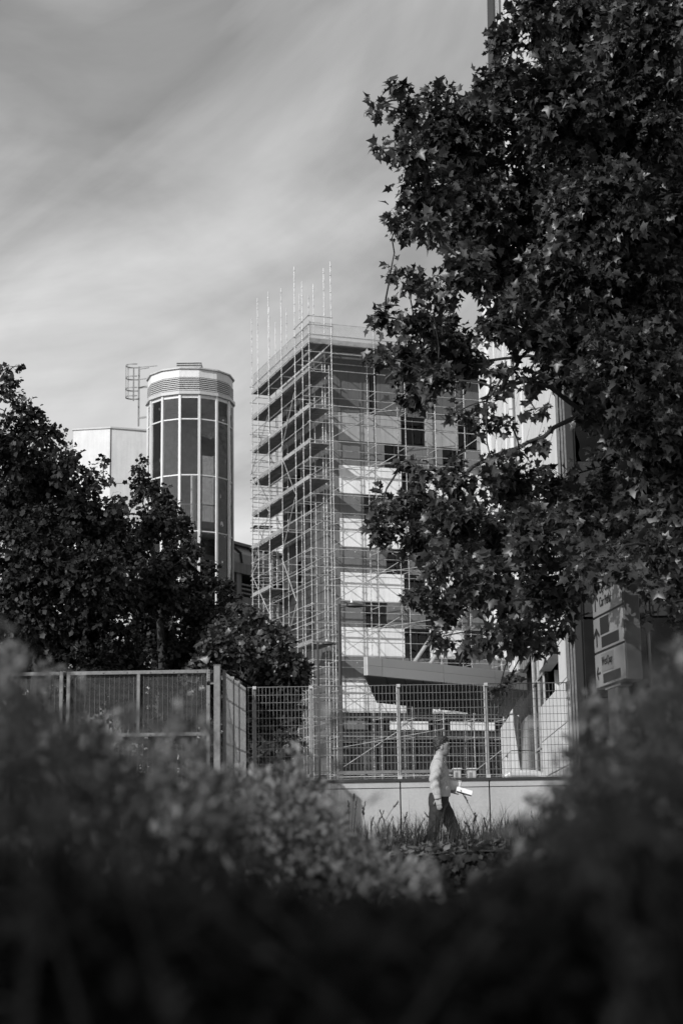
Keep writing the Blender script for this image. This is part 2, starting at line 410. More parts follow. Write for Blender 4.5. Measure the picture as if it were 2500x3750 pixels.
MB().abox(xp0 - 0.004, xp1 + 0.004, GY - 0.049, GY + 0.049, zat(796, 2438, GY) + 0.001, zat(796, 2438, GY) + 0.008).build('post_cap', m_galv_dk, gp)
mb = MB().tube((gx1 + 0.005, GY, gz - 0.178), (xp0 - 0.001, GY, gz - 0.178), 0.014, n=8); mb.build('hinge', m_galv_dk, gp)
# return panels running back from the gate post to the wall
ra = Vector((P(822, 2600, GY + 0.12).x, GY + 0.12, 0)); rb = Vector((P(900, 2600, WY + 0.1).x, WY + 0.1, 0))
d = (rb - ra); L = d.length
RF = Frame(ra, d, Vector((-d.y, d.x, 0)))
rt = thing('return_fence', 'dense mesh fence panels running back from the gate post to the wall', 'fence', ra)
for (t0, t1) in ((0.0, 0.36), (0.37, 0.62), (0.63, 1.0)):
    mb = MB(); RF.box(mb, t0 * L - 0.02, t0 * L + 0.02, -0.02, 0.02, 0, gz); mb.build('fence_post', m_galv_dk, rt)
    mb = wire_grid(MB(), RF, t0 * L + 0.022, t1 * L - 0.022, 0.1, gz - 0.02, 0.060, 0.0145, 0.0040, 0.0025, 0.0)
    for q in range(9):
        zz = 0.3 + q * (gz - 0.35) / 8; RF.box(mb, t0 * L + 0.02, t1 * L - 0.02, 0.014, 0.026, zz - 0.006, zz + 0.006)
    tag(mb.build('security_mesh', m_galv, rt), kind='stuff')

# ------------------------------------------------------------------ office block behind the scaffold
AL = math.radians(20)
SO = P(1203, 2200, 90.0); SO.z = 0
S = Frame(SO, (math.cos(AL), math.sin(AL), 0), (-math.sin(AL), math.cos(AL), 0))
def face_u(px, py):
    d = ray(px, py); n = S.y; t = (S.o - EYE).dot(n) / d.dot(n); p = EYE + d * t
    return (p - S.o).dot(S.x), p.z
def left_v(px, py):
    d = ray(px, py); n = S.x; t = (S.o - EYE).dot(n) / d.dot(n); p = EYE + d * t
    return (p - S.o).dot(S.y), p.z
office = thing('office_block', 'banded white and grey clad office block wrapped in scaffolding', 'building', SO)
UW = 22.0; VD = 8.4; ZTOP = 28.0
mb = MB(); S.box(mb, 0.25, UW, 0.25, VD - 0.2, 0, ZTOP - 0.6); mb.build('core', m_black, office)
mb = MB(); S.box(mb, 0.02, UW, 0.02, VD, ZTOP - 0.597, ZTOP + 0.62); mb.build('parapet', m_dgrey, office)
def upx(px, py): return face_u(px, py)[0]
z_w0 = face_u(1300, 1705)[1]; STO = 3.13
rows = []   # (ztop, zbot, material, windows px intervals, py)
rows.append((ZTOP - 0.6, z_w0 + STO + 0.02, m_dgrey, [(1352, 1380)], 1480, True))
wins_w = {-1: [(1468, 1556), (1675, 1746)], 0: [(1470, 1560)], 1: [(1500, 1585)], 2: [(1480, 1560)], 3: [(1482, 1577), (1700, 1772)], 4: [(1486, 1585), (1710, 1780)]}
wins_g = {-1: [(1407, 1484), (1620, 1698)], 0: [(1332, 1409), (1600, 1690)], 1: [(1414, 1495)], 2: [(1339, 1418), (1558, 1640)], 3: [(1640, 1730)], 4: []}
for k in range(-1, 5):
    zt = z_w0 - STO * k; zb = zt - 1.68; zg = zt - STO
    rows.append((zt, zb, m_white if k >= 0 else m_mid, wins_w[k], 1760 + 203 * k, False))  # topmost band in a darker tone than the white ones
    if k < 4: rows.append((zb, zg, m_grey, wins_g[k], 1860 + 203 * k, False))
def add_window(fr, x0, x1, y, z0, z1, parent, n=2):
    mb = MB(); t = 0.05
    fr.box(mb, x0, x1, y + 0.12, y + 0.16, z1 - t, z1); fr.box(mb, x0, x1, y + 0.12, y + 0.16, z0, z0 + t)
    for i in range(n + 1):
        xx = x0 + (x1 - x0 - t) * i / n; fr.box(mb, xx, xx + t, y + 0.12, y + 0.16, z0 + t, z1 - t)
    wn = mb.build('window', m_dark, parent)
    for i in range(n):
        a = x0 + (x1 - x0 - t) * i / n + t; b = x0 + (x1 - x0 - t) * (i + 1) / n
        mb = MB(); fr.box(mb, a, b, y + 0.135, y + 0.145, z0 + t, z1 - t); mb.build('pane', m_glassd, wn)
    return wn
U0 = 0.74; UMAX = 11.5
for (zt, zb, mt, wins, py, top) in rows:
    wi = sorted((max(U0, upx(a, py)), upx(b, py)) for a, b in wins)
    for (a, b) in wi: add_window(S, a + 0.01, b - 0.01, 0.0, zb + 0.01, zt - 0.01, office)
    step = 0.66 if top else 1.3
    cuts = [U0 + step * i for i in range(int((UMAX - U0) / step) + 1)]
    segs = []; cur = U0
    pts = sorted(set(cuts + [a for a, b in wi] + [b for a, b in wi] + [UMAX]))
    for a, b in zip(pts[:-1], pts[1:]):
        if b - a < 0.02: continue
        mid = (a + b) / 2
        if any(w0 < mid < w1 for w0, w1 in wi): continue
        mb = MB(); S.box(mb, a + 0.006, b - 0.006, 0.0 + random.uniform(0, .006), 0.2, zb + 0.008, zt - 0.008); mb.build('cladding_panel', mt, office)
    mb = MB(); S.box(mb, UMAX, UW, 0.0, 0.2, zb + 0.005, zt - 0.005); mb.build('cladding_panel', mt, office)
    mb = MB(); S.box(mb, 0.0, U0 - 0.012, 0.0, 0.22, zb + 0.002, zt - 0.002); mb.build('corner_panel', m_grey if not top else m_dgrey, office)
zl = z_w0 - STO * 4 - 1.68       # bottom of the lowest white band
# dark undercroft, fascia fragments and columns at ground level
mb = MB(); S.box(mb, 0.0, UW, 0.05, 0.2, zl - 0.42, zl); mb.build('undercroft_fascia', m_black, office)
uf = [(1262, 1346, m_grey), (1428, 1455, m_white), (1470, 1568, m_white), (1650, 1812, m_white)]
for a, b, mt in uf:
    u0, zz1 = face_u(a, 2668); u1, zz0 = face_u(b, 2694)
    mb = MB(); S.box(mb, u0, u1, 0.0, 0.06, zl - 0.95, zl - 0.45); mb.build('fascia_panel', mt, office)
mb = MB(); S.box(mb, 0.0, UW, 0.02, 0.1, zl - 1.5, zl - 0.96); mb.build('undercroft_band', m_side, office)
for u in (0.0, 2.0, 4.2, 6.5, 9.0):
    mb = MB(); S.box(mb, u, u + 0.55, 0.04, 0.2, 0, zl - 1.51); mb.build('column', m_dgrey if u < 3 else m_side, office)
mb = MB(); S.box(mb, 0.9, 2.2, 0.06, 0.19, 1.0, 2.5); mb.build('ground_panel', m_grey, office)
# left side elevation
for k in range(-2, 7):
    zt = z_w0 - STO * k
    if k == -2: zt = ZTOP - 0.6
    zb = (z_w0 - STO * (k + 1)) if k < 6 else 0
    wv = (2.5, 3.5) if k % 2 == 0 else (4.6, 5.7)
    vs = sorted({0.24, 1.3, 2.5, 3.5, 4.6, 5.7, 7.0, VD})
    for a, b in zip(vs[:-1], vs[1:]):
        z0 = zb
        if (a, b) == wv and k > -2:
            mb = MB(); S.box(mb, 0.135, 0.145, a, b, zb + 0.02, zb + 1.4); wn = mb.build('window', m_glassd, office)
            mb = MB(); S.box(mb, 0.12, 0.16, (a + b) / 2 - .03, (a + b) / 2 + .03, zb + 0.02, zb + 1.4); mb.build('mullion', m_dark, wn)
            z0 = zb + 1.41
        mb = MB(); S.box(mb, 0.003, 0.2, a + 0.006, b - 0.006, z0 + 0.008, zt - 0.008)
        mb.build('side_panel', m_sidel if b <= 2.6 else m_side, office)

# ------------------------------------------------------------------ scaffolding
sc_root = thing('scaffolding', 'tall silver tube scaffolding with timber decks wrapped round the office block', 'scaffolding', S(-1.5, -1.5, 0))
OFF = 1.5; INN = 0.32; RT_ = 0.024
VL = [0, 2.57, 5.14, 7.71, 10.0, 11.3]
UR = [1.35, 3.95] + [3.95 + 1.86 * i for i in range(1, 7)]
def standard(x, y, top, base=0.0):
    mb = MB(); z = base
    mb.tube(S(x, y, base), S(x, y, top), RT_, n=6)
    z = 0.4
    while z < top - 0.1:
        mb.tube(S(x, y, z), S(x, y, z + 0.045), 0.052, n=6)
        z += 0.52
    return mb.build('standard', m_tube, sc_root)
def ztop_px(px, py, x, y):
    p = S(x, y, 0); return zat(px, py, p.y)
outer_tops = [1083, 978, 1056, 1068, 1091, 1166]
inner_tops = [None, 1041, 1076, 1130, 1180, 1122]
for i, v in enumerate(VL):
    x, y = -OFF, -OFF + v
    standard(x, y, ztop_px(1000, outer_tops[i], x, y))
    if i:
        standard(-INN, y, ztop_px(1000, inner_tops[i], -INN, y))
standard(-INN, -INN, 27.6); standard(-INN, -OFF, 27.2); standard(-OFF, -INN, ztop_px(1118, 1031, -OFF, -INN))
utop = [957, 1190, 1180, 1200, 1230, 1210, 1230, 1240]
for i, u in enumerate(UR):
    standard(-OFF + u, -OFF, ztop_px(1300, utop[i], -OFF + u, -OFF))
    standard(-OFF + u, -INN, 28.6 if i else ztop_px(1171, 983, -OFF + u, -INN))
ZL = [19.66 - 1.037 * j for j in range(-9, 19)]
UEND = -OFF + UR[-1] + 0.3
VEND = -OFF + VL[-1]
for n, z in enumerate(ZL):
    j = n - 9; single = (j % 3 == 2)
    if z < 0.5: continue
    e = random.uniform(.05, .25)
    MB().tube(S(-OFF - e, -OFF + 0.03, z), S(UEND, -OFF + 0.03, z), RT_, n=6).build('ledger', m_tube, sc_root)
    MB().tube(S(-OFF + 0.03, -OFF - e, z + 0.02), S(-OFF + 0.03, VEND, z + 0.02), RT_, n=6).build('ledger', m_tube, sc_root)
    if not single:
        MB().tube(S(-OFF, -INN - 0.03, z - 0.25), S(UEND, -INN - 0.03, z - 0.25), RT_, n=6).build('ledger', m_tube, sc_root)
        MB().tube(S(-INN - 0.03, -INN, z - 0.25), S(-INN - 0.03, VEND, z - 0.25), RT_, n=6).build('ledger', m_tube, sc_root)
        for u in [0.0] + UR[:]:
            MB().tube(S(-OFF + u + 0.05, -OFF - 0.12, z - 0.05), S(-OFF + u + 0.05, -0.1, z - 0.05), RT_, n=6).build('transom', m_tube, sc_root)
        for v in VL[1:]:
            MB().tube(S(-OFF - 0.12, -OFF + v + 0.05, z - 0.05), S(-0.1, -OFF + v + 0.05, z - 0.05), RT_, n=6).build('transom', m_tube, sc_root)
# braces
for k in range(-2, 6):
    zb = 19.66 - 3.11 * k
    if zb - 3 > 3:
        MB().tube(S(-OFF + UR[0], -OFF - 0.06, zb - 2.9), S(-OFF + UR[1] + 1.2, -OFF - 0.06, zb - 0.6), RT_, n=6).build('brace', m_tube, sc_root)
        MB().tube(S(-OFF + UR[0] - 0.3, -OFF - 0.09, zb - 1.75), S(-OFF + UR[3], -OFF - 0.09, zb - 0.6), RT_, n=6).build('brace', m_tube, sc_root)
        MB().tube(S(-OFF + UR[4], -OFF - 0.06, zb - 2.9), S(-OFF + UR[6], -OFF - 0.06, zb - 0.3), RT_, n=6).build('brace', m_tube, sc_root)
    s = 1 if k % 2 else -1
    a, b = (VL[1], VL[2]) if s > 0 else (VL[2], VL[1])
    MB().tube(S(-OFF - 0.06, -OFF + a, zb - 2.6), S(-OFF - 0.06, -OFF + b, zb + 0.3), RT_, n=6).build('brace', m_tube, sc_root)
    a, b = (VL[3], VL[5]) if s > 0 else (VL[5], VL[3])
    MB().tube(S(-OFF - 0.06, -OFF + a, zb - 2.6), S(-OFF - 0.06, -OFF + b, zb + 0.3), RT_, n=6).build('brace', m_tube, sc_root)
# horizontal ties seen end-on at the right
for k in range(0, 6):
    z = 19.66 - 3.11 * k
    for u in (2.75, 5.0, 7.0):
        for dz in (0.0, -1.04):
            if z + dz < 1.5: continue
            MB().tube(S(-OFF + u - 0.2, -OFF - 0.1, z + dz - 0.12), S(-OFF + u + 0.6, -INN + 0.1, z + dz + 0.02), RT_, n=6).build('tie_tube', m_tube, sc_root)
# decks: boards, toe boards
def deck_left(z, v0=0.0, v1=11.3, nb=5):
    vv = [v for v in VL if v0 - 0.01 <= v <= v1 + 0.01]
    for a, b in zip(vv[:-1], vv[1:]):
        for q in range(nb):
            x0 = -OFF + 0.06 + q * 0.235
            mb = MB(); S.box(mb, x0, x0 + 0.225, -OFF + a + 0.02 + random.uniform(-.05, 0), -OFF + b - 0.02, z + random.uniform(0, .012), z + 0.05); mb.build('deck_board', m_board, sc_root)
        mb = MB(); S.box(mb, -OFF - 0.02, -OFF + 0.02, -OFF + a + 0.03, -OFF + b - 0.03, z + 0.055, z + 0.055 + 0.23); mb.build('toe_board', m_board, sc_root)
def deck_right(z, u1):
    uu = [0.0] + [u for u in UR if u <= u1]
    for a, b in zip(uu[:-1], uu[1:]):
        for q in range(5):
            y0 = -OFF + 0.06 + q * 0.235
            mb = MB(); S.box(mb, -OFF + max(a, 1.3 if a == 0 else a) + 0.01, -OFF + b - 0.01, y0, y0 + 0.225, z + random.uniform(0, .012), z + 0.052); mb.build('deck_board', m_board, sc_root)
        mb = MB(); S.box(mb, -OFF + a + 0.03, -OFF + b - 0.03, -OFF - 0.02, -OFF + 0.02, z + 0.056, z + 0.286); mb.build('toe_board', m_board, sc_root)
for z in (28.45, 26.75, 24.6, 22.55, 20.5): deck_left(z)
deck_right(28.45, 20)
zgr = zat(1140, 1156, 88.1)
for zq in (zgr, zgr - 0.52):
    MB().tube(S(-OFF - 0.1, -OFF - 0.03, zq), S(-OFF + UR[0] + 0.1, -OFF - 0.03, zq), RT_, n=6).build('guard_rail', m_tube, sc_root)
    MB().tube(S(-OFF - 0.03, -OFF - 0.1, zq), S(-OFF - 0.03, -OFF + 2.7, zq), RT_, n=6).build('guard_rail', m_tube, sc_root)
deck_left(18.4, 5.1, 11.3); deck_left(15.4, 7.7, 11.3); deck_left(11.2, 0, 2.6)
# brick-guard netting along the top lift
def netting(f, L):
    mb = MB(); n = int(L / 0.11)
    h = 0.95
    def q(a, z, b, z2, t=0.0065):
        p0, p1 = f(a, z), f(b, z2); mb.bar(p0, p1, 0.006, t * 2)
    for i in range(n):
        a = L * i / n; b = L * (i + 1) / n
        for r in range(7):
            z0 = 28.77 + h * r / 7; z1 = 28.77 + h * (r + 1) / 7
            q(a, z0, b, z1); q(a, z1, b, z0)
    for zz in (28.77, 28.77 + h): mb.bar(f(0, zz), f(L, zz), 0.02, 0.03)
    return tag(mb.build('brick_guard', m_net, sc_root), kind='stuff')
netting(lambda a, z: S(-OFF + 0.07, -OFF + a, z), 11.2)
netting(lambda a, z: S(-OFF + a, -OFF + 0.07, z), 12.0)
# rear return with a dense ladder of short ledgers, seen against the sky
rear = [10.0, 11.3, 12.6, 13.9]
for v in rear[2:]:
    for u in (-0.7, 0.0, 0.6): standard(u, -OFF + v, 27.0 + random.uniform(-1, 2))
for u in (0.3,):
    standard(u, -OFF + 10.6, 24.0)
for v in rear[1:]:
    z = 3.0
    while z < 26.5:
        MB().tube(S(-1.55 + (v - 11.3) * 0.33, -OFF + v + random.uniform(-.3, .3), z), S(0.9, -OFF + v + random.uniform(-.3, .3), z + random.uniform(-.03, .03)), RT_, n=6).build('ledger', m_tube, sc_root)
        z += 0.78
for z in np.arange(4.5, 25, 3.1):
    MB().tube(S(-1.5, -OFF + 11.4, z), S(0.4, -OFF + 13.9, z + 2.6), RT_, n=6).build('brace', m_tube, sc_root)
    MB().tube(S(-1.5, -OFF + 10.1, z + 2.6), S(0.4, -OFF + 11.3, z), RT_, n=6).build('brace', m_tube, sc_root)
    for q in range(4):
        mb = MB(); S.box(mb, -1.3, -0.1, -OFF + 11.5 + q * .25, -OFF + 11.72 + q * .25, z, z + .05); mb.build('deck_board', m_board, sc_root)

# ------------------------------------------------------------------ glazed stair tower
TC = P(696, 1900, 105.0); TC.z = 0
tower = thing('stair_tower', 'round white framed glass stair tower with a louvred crown', 'tower', TC)
tcam = Vector((EYE.x - TC.x, EYE.y - TC.y, 0)).normalized(); tr = Vector((-tcam.y, tcam.x, 0))
def TP(phi, r, z): return TC + tcam * (r * math.cos(phi)) + tr * (r * math.sin(phi)) + Vector((0, 0, z))
A0 = math.radians(11.7); DA = 2 * math.pi / 14
def tz(py): return zat(696, py, 105 - 2.8)
RG = 2.82
def facet(mb, i, r, z0, z1, th=0.05, inset=0.0):
    a = A0 + DA * i; b = a + DA
    p, q = TP(a, r, 0), TP(b, r, 0); e = (q - p); L = e.length; e.normalize(); nn = Vector((e.y, -e.x, 0))
    if nn.dot((p + q) / 2 - TC) < 0: nn = -nn
    p2 = p + e * inset; q2 = q - e * inset
    mb.box((p2 + q2) / 2 - nn * (th / 2) + Vector((0, 0, (z0 + z1) / 2)), e * ((q2 - p2).length / 2), nn * (th / 2), Vector((0, 0, (z1 - z0) / 2)))
    return mb
ztr = [tz(1533), tz(1738), tz(1944), tz(2150), tz(2356)]
zhead0, zhead1 = tz(1456), tz(1434)
for i in range(14):
    a = A0 + DA * i
    mb = MB(); c = TP(a, RG, 0); e = TP(a, 1, 0) - TC; t2 = Vector((-e.y, e.x, 0))
    mb.box(c + Vector((0, 0, zhead1 / 2)), t2 * 0.075, e * 0.09, Vector((0, 0, zhead1 / 2))); mb.build('mullion', m_frame, tower)
    facet(MB(), i, RG + 0.02, zhead0, zhead1, 0.06, 0.07).build('header_panel', m_frame, tower)
    zz = [zhead0] + ztr + [0.0]
    for k in range(len(zz) - 1):
        p = facet(MB(), i, RG, zz[k + 1] + 0.045, zz[k] - (0.045 if k else 0.0), 0.02, 0.078).build('pane', m_glass, tower)
        if k < len(zz) - 2: facet(MB(), i, RG + 0.03, zz[k + 1] - 0.04, zz[k + 1] + 0.04, 0.09, 0.076).build('transom', m_frame, tower)
    facet(MB(), i, RG + 0.2, tz(1444), tz(1432), 0.3, 0.0).build('skirt', m_louv, tower)
    zl0, zl1 = tz(1430), tz(1381)
    mb = MB(); n = 7
    for q in range(n):
        z = zl0 + (zl1 - zl0) * (q + 0.5) / n; facet(mb, i, RG + 0.08, z - 0.026, z + 0.034, 0.10, 0.004)
    mb.build('louvre', m_louv, tower)
    facet(MB(), i, RG - 0.08, zl0, zl1, 0.05, 0.0).build('louvre_backing', m_black, tower)
    facet(MB(), i, RG + 0.04, tz(1380), tz(1351), 0.06, 0.006).build('crown_panel', m_render, tower)
    facet(MB(), i, RG + 0.16, tz(1351) + 0.003, tz(1346), 0.34, 0.0).build('crown_rim', m_louv, tower)
ring = [TP(A0 + DA * i, RG - 0.02, tz(1350)) for i in range(14)]
MB().poly_prism([p - Vector((0, 0, 0.1)) for p in ring], ring).build('roof', m_louv, tower)
ring = [TP(A0 + DA * i, RG - 0.1, tz(1440)) for i in range(14)]
MB().poly_prism([p - Vector((0, 0, 0.1)) for p in ring], ring).build('ceiling', m_interior, tower)
# inside: floors, back wall, white column, balustrade
for k, py in enumerate((1905, 2110, 2320)):
    z = tz(py); ring = [TP(A0 + DA * i, RG - 0.16, z) for i in range(14)]
    fl = MB().poly_prism([p - Vector((0, 0, 0.42)) for p in ring], ring).build('floor_slab', m_floor, tower)
    mb = MB()
    for i in range(-4, 6):
        a, b = A0 + DA * i, A0 + DA * (i + 1)
        p, q = TP(a, RG - 0.35, z + 1.15), TP(b, RG - 0.35, z + 1.15); mb.bar(p, q, 0.05)
        for s in range(8):
            pp = p.lerp(q, s / 8); mb.bar(pp, pp - Vector((0, 0, 1.15)), 0.022)
    tag(mb.build('balustrade', m_frame, tower), kind='stuff')
for i in range(4, 11):
    facet(MB(), i, RG - 0.5, 0, tz(1442), 0.08).build('back_wall', m_interior, tower)
cpt = TC + tcam * 1.6 + tr * 0.22
MB().tube(cpt + Vector((0, 0, tz(1905))), cpt + Vector((0, 0, tz(1722))), 0.18, n=16).build('white_column', m_frame, tower)
# roof vent
vz0, vz1 = zat(696, 1352, 106.0), zat(696, 1326, 106.0)
pa = P(652, 1340, 106.5); pb = P(739, 1340, 106.5)
vent = MB().abox(pa.x, pb.x, 105.8, 107.2, vz0 - 0.3, vz1 - 0.12).build('roof_vent', m_dgrey, tower)
for q in range(3):
    MB().abox(pa.x - 0.03, pb.x + 0.03, 105.74, 107.26, vz1 - 0.115 + q * 0.001 - 0.15 * q, vz1 - 0.07 - 0.15 * q).build('vent_slat', m_louv, vent)

# ------------------------------------------------------------------ caged ladder
lz = lambda py: zat(500, py, 106.5)
L0 = P(510, 1560, 106.5); lad = thing('caged_ladder', 'caged steel access ladder rising beside the round glass tower', 'ladder', (L0.x, L0.y, lz(1561)))
xl = P(509, 1450, 106.5).x; xf = P(459, 1400, 106.5).x
MB().bar((xl, 106.5, lz(1561)), (xl, 106.5, lz(1343)), 0.11, 0.09).build('upright', m_galv_dk, lad)
MB().bar((xl - 0.42, 106.9, lz(1462)), (xl - 0.42, 106.9, lz(1343)), 0.09, 0.07).build('upright', m_galv_dk, lad)
for py in (1347, 1391, 1432, 1462):
    mb = MB(); z = lz(py); pts = []
    for q in range(13):
        t = math.pi * q / 12
        pts.append(Vector(((xl - 0.35) - 0.5 * math.sin(t), 106.5 - 0.45 * math.cos(t) * -1 - 0.45 + 0.0, z)))
    pts = [Vector((xl, pts[0].y, z))] + pts + [Vector((xl, pts[-1].y, z))]
    for a, b in zip(pts[:-1], pts[1:]): mb.bar(a, b, 0.02, 0.085)
    mb.build('cage_hoop', m_galv_dk, lad)
for (dx, dy) in ((-0.85, -0.45), (-0.7, -0.1), (-0.7, -0.8)):
    MB().bar((xl + dx, 106.5 + dy, lz(1462)), (xl + dx, 106.5 + dy, lz(1345)), 0.035, 0.02).build('cage_strip', m_galv_dk, lad)
for py in (1345, 1352, 1390, 1420, 1531):
    MB().bar((xl, 106.5, lz(py)), (P(545, py, 106).x if py != 1345 else P(575, py, 106).x, 106.2, lz(py)), 0.06, 0.12 if py in (1420, 1531) else 0.05).build('bracket', m_galv_dk, lad)

# ------------------------------------------------------------------ white plant room beside the tower
W0 = P(406, 1563, 112.0); zt = W0.z
wb_ = thing('plant_room_block', 'plain bright white rendered block left of the glass tower', 'building', (W0.x, W0.y, 0))
a = P(270, 1571, 112.4); c = P(545, 1562, 113.0)
k1 = Vector((a.x, a.y, 0)); k2 = Vector((W0.x, W0.y, 0)); k3 = Vector((c.x, c.y, 0)); k4 = k3 + Vector((0, 9, 0)); k5 = k1 + Vector((0, 8, 0))
def prism(pts, z0, z1, name, m, par): 
    return MB().poly_prism([p + Vector((0, 0, z0)) for p in pts], [p + Vector((0, 0, z1)) for p in pts]).build(name, m, par)
zj = zat(406, 1768, 112)
prism([k1, k2, k3, k4, k5], zj + 0.02, zt - 0.12, 'upper_wall', m_render, wb_)
prism([k1, k2, k3, k4, k5], 0, zj - 0.02, 'lower_wall', m_render, wb_)
g = [p + Vector((0, 0.05, 0)) for p in (k1, k2, k3)] + [k4, k5]
prism(g, zj - 0.019, zj + 0.019, 'shadow_gap', m_dgrey, wb_)
o5 = [k1 + Vector((-.08, -.06, 0)), k2 + Vector((0, -.08, 0)), k3 + Vector((.05, -.08, 0)), k4, k5]
prism(o5, zt - 0.119, zt, 'coping', m_louv, wb_)
MB().bar(k2 + Vector((0, -0.02, zj)), k2 + Vector((0, -0.02, zt - 0.12)), 0.05).build('corner_trim', m_dgrey, wb_)

# ------------------------------------------------------------------ multi-storey car park
C0 = P(846, 2000, 108.0); C0.z = 0
cdir = Vector((0.51, 0.86, 0)).normalized(); CF = Frame(C0, cdir, Vector((-cdir.y, cdir.x, 0)))
cp = thing('car_park_building', 'stained concrete car park with tinted sloping glazing on top, between tower and scaffold', 'building', C0)
cz = lambda py: zat(862, py, 108.0)
for (y0, y1, nm, off) in ((2052, 2090, 'concrete_band', 0.0), (2175, 2205, 'parapet_band', 0.0), (2206, 2330, 'parapet_wall', 0.06)):
    mb = MB(); CF.box(mb, -4, 40, off, off + 0.5, cz(y1), cz(y0)); mb.build(nm, m_cpark, cp)
mb = MB(); CF.box(mb, -4, 40, 0.3, 12, 0, cz(2332)); mb.build('lower_wall', m_cpark, cp)
mb = MB(); CF.box(mb, -4, 40, 2.2, 2.5, cz(2330), cz(2060)); mb.build('back_wall', m_black, cp)
mb = MB(); CF.box(mb, -4, 40, 0.5, 2.19, cz(2088), cz(2054)); mb.build('deck_slab', m_cpark, cp)
for i in range(9):
    mb = MB(); CF.box(mb, 0.9 + i * 3.6, 1.5 + i * 3.6, 0.15, 0.7, cz(2175) + .002, cz(2090) - .002); mb.build('column', m_cpark, cp)
    for q in range(3):
        z = cz(2172) + 0.22 + q * 0.3; mb = MB(); CF.box(mb, 1.5 + i * 3.6, 4.5 + i * 3.6, 0.3, 0.36, z, z + 0.12); mb.build('guard_rail', m_cpark, cp)
zg0, zg1 = cz(2052) + 0.003, cz(1972)
for i in range(14):
    a = -3 + i * 2.2; b = a + 2.2
    prof = [(0.05, zg0), (0.15, zg0 + (zg1 - zg0) * 0.45), (1.1, zg1)]
    for (p, q), nm in zip(zip(prof[:-1], prof[1:]), ('lower_pane', 'upper_pane')):
        vs = [CF(a + 0.07, p[0], p[1]), CF(b - 0.07, p[0], p[1]), CF(b - 0.07, q[0], q[1]), CF(a + 0.07, q[0], q[1])]
        n = (vs[1] - vs[0]).cross(vs[3] - vs[0]).normalized() * 0.06
        MB().poly_prism([v - n for v in vs], vs).build(nm, m_cglaz if not (i % 3 == 0 and nm == 'upper_pane') else m_louv, cp)
        mb = MB().bar(CF(a, p[0], p[1]), CF(a, q[0], q[1]), 0.14, 0.2); mb.build('rib', m_side, cp)
mb = MB(); CF.box(mb, -4, 40, 0.9, 1.4, zg1 + 0.002, zg1 + 0.2); mb.build('ridge', m_cpark, cp)
mb = MB(); CF.box(mb, -4, 40, 1.15, 8, zg0, zg1); mb.build('roof_core', m_black, cp)

# ------------------------------------------------------------------ tall building at the right; its pale flank recedes from the camera
DX, DS = 2.63, 0.044
fd = Vector((DS, 1, 0)).normalized()
BN = Frame((DX, 0, 0), fd, Vector((-fd.y, fd.x, 0)))      # x along the flank, y outward (to the left), z up
def fy(px): return DX / ((px - 1250) / FPX - DS)          # distance of the flank point seen at this column
tall = thing('tall_corner_building', 'tall pale panelled building with dark glazed front, half hidden by the plane tree', 'building', BN(28, 0, 0))
HT = 32.0
def flank(y0, y1, z0, z1, nm, m, proud=0.0, th=0.25):
    mb = MB(); BN.box(mb, y0, y1, proud - th, proud, z0, z1); return mb.build(nm, m, tall)
mb = MB(); BN.box(mb, 28.1, 50.7, -14, -0.4, 0, 6.9); mb.build('core', m_black, tall)
mb = MB(); BN.box(mb, 28.1, 55.5, -14, -0.4, 6.905, 17.6); mb.build('core', m_black, tall)
mb = MB(); BN.box(mb, 28.1, 37.5, -14, -0.4, 17.605, HT); mb.build('core', m_black, tall)
Y_A, Y_B, Y_C, Y_D = 28.0, 29.55, 34.2, 37.4
zj = [0.02, 0.95, 1.71, 2.45, 3.2, 3.93]
PH = 0.76
zs = list(zj) + [3.93 + PH * i for i in range(1, 38)]
def panel_run(y0, y1, zlist, m, step=None, ribs=False):
    for za, zb in zip(zlist[:-1], zlist[1:]):
        flank(y0 + 0.004, y1 - 0.004, za + 0.012, zb - 0.012, 'wall_panel', m, random.uniform(0, .004))
# end pier (px 2035-2065) plain, full height
panel_run(Y_A, Y_B, zs, m_bwall)
# bay with the strip window (z 3.2 - 3.93)
panel_run(Y_B, Y_C, zs[:5], m_bwall)
panel_run(Y_B, Y_C, zs[5:16], m_bwall)
wn = flank(Y_B + 0.02, Y_C - 0.02, 3.21, 3.92, 'window', m_dglaz, -0.35, 0.05)
for q in range(4):
    yy = Y_B + (Y_C - Y_B) * (q + .6) / 4; mb = MB(); BN.box(mb, yy, yy + .07, -0.35, -0.28, 3.21, 3.92); mb.build('mullion', m_frame, wn)
mb = MB(); BN.box(mb, Y_B + 0.01, Y_C - 0.01, -0.34, -0.02, 3.19, 3.206); mb.build('sill', m_bwall, wn)
# slit glazing Y_C-Y_D
for za, zb in ((0.05, 2.4), (2.45, 3.9), (3.95, 9.0)):
    flank(Y_C + 0.03, Y_D - 0.03, za, zb, 'slit_glazing', m_dglaz, -0.1, 0.05)
for yy in (Y_C + 0.02, (Y_C + Y_D) / 2, Y_D - 0.08):
    flank(yy, yy + 0.08, 0.02, 15, 'mullion', m_galv, -0.07, 0.04)
flank(Y_C, Y_D, 2.4, 2.45, 'transom', m_galv, -0.075, 0.03); flank(Y_C, Y_D, 3.9, 3.95, 'transom', m_galv, -0.075, 0.03)
# entrance recess under the canopy
flank(Y_D, 45.4, 0.02, 3.6, 'entrance_glazing', m_dglaz, -0.25, 0.05)
# pier beyond the entrance with a small recess
panel_run(45.5, 50.8, [0.02, 1.2, 1.9], m_bwall); panel_run(45.5, 47.2, [1.9, 2.9], m_bwall); panel_run(48.6, 50.8, [1.9, 2.9], m_bwall)
panel_run(45.5, 50.8, [2.9, 3.9], m_bwall)
flank(47.2, 48.6, 1.9, 2.9, 'window', m_dglaz, -0.2, 0.05)
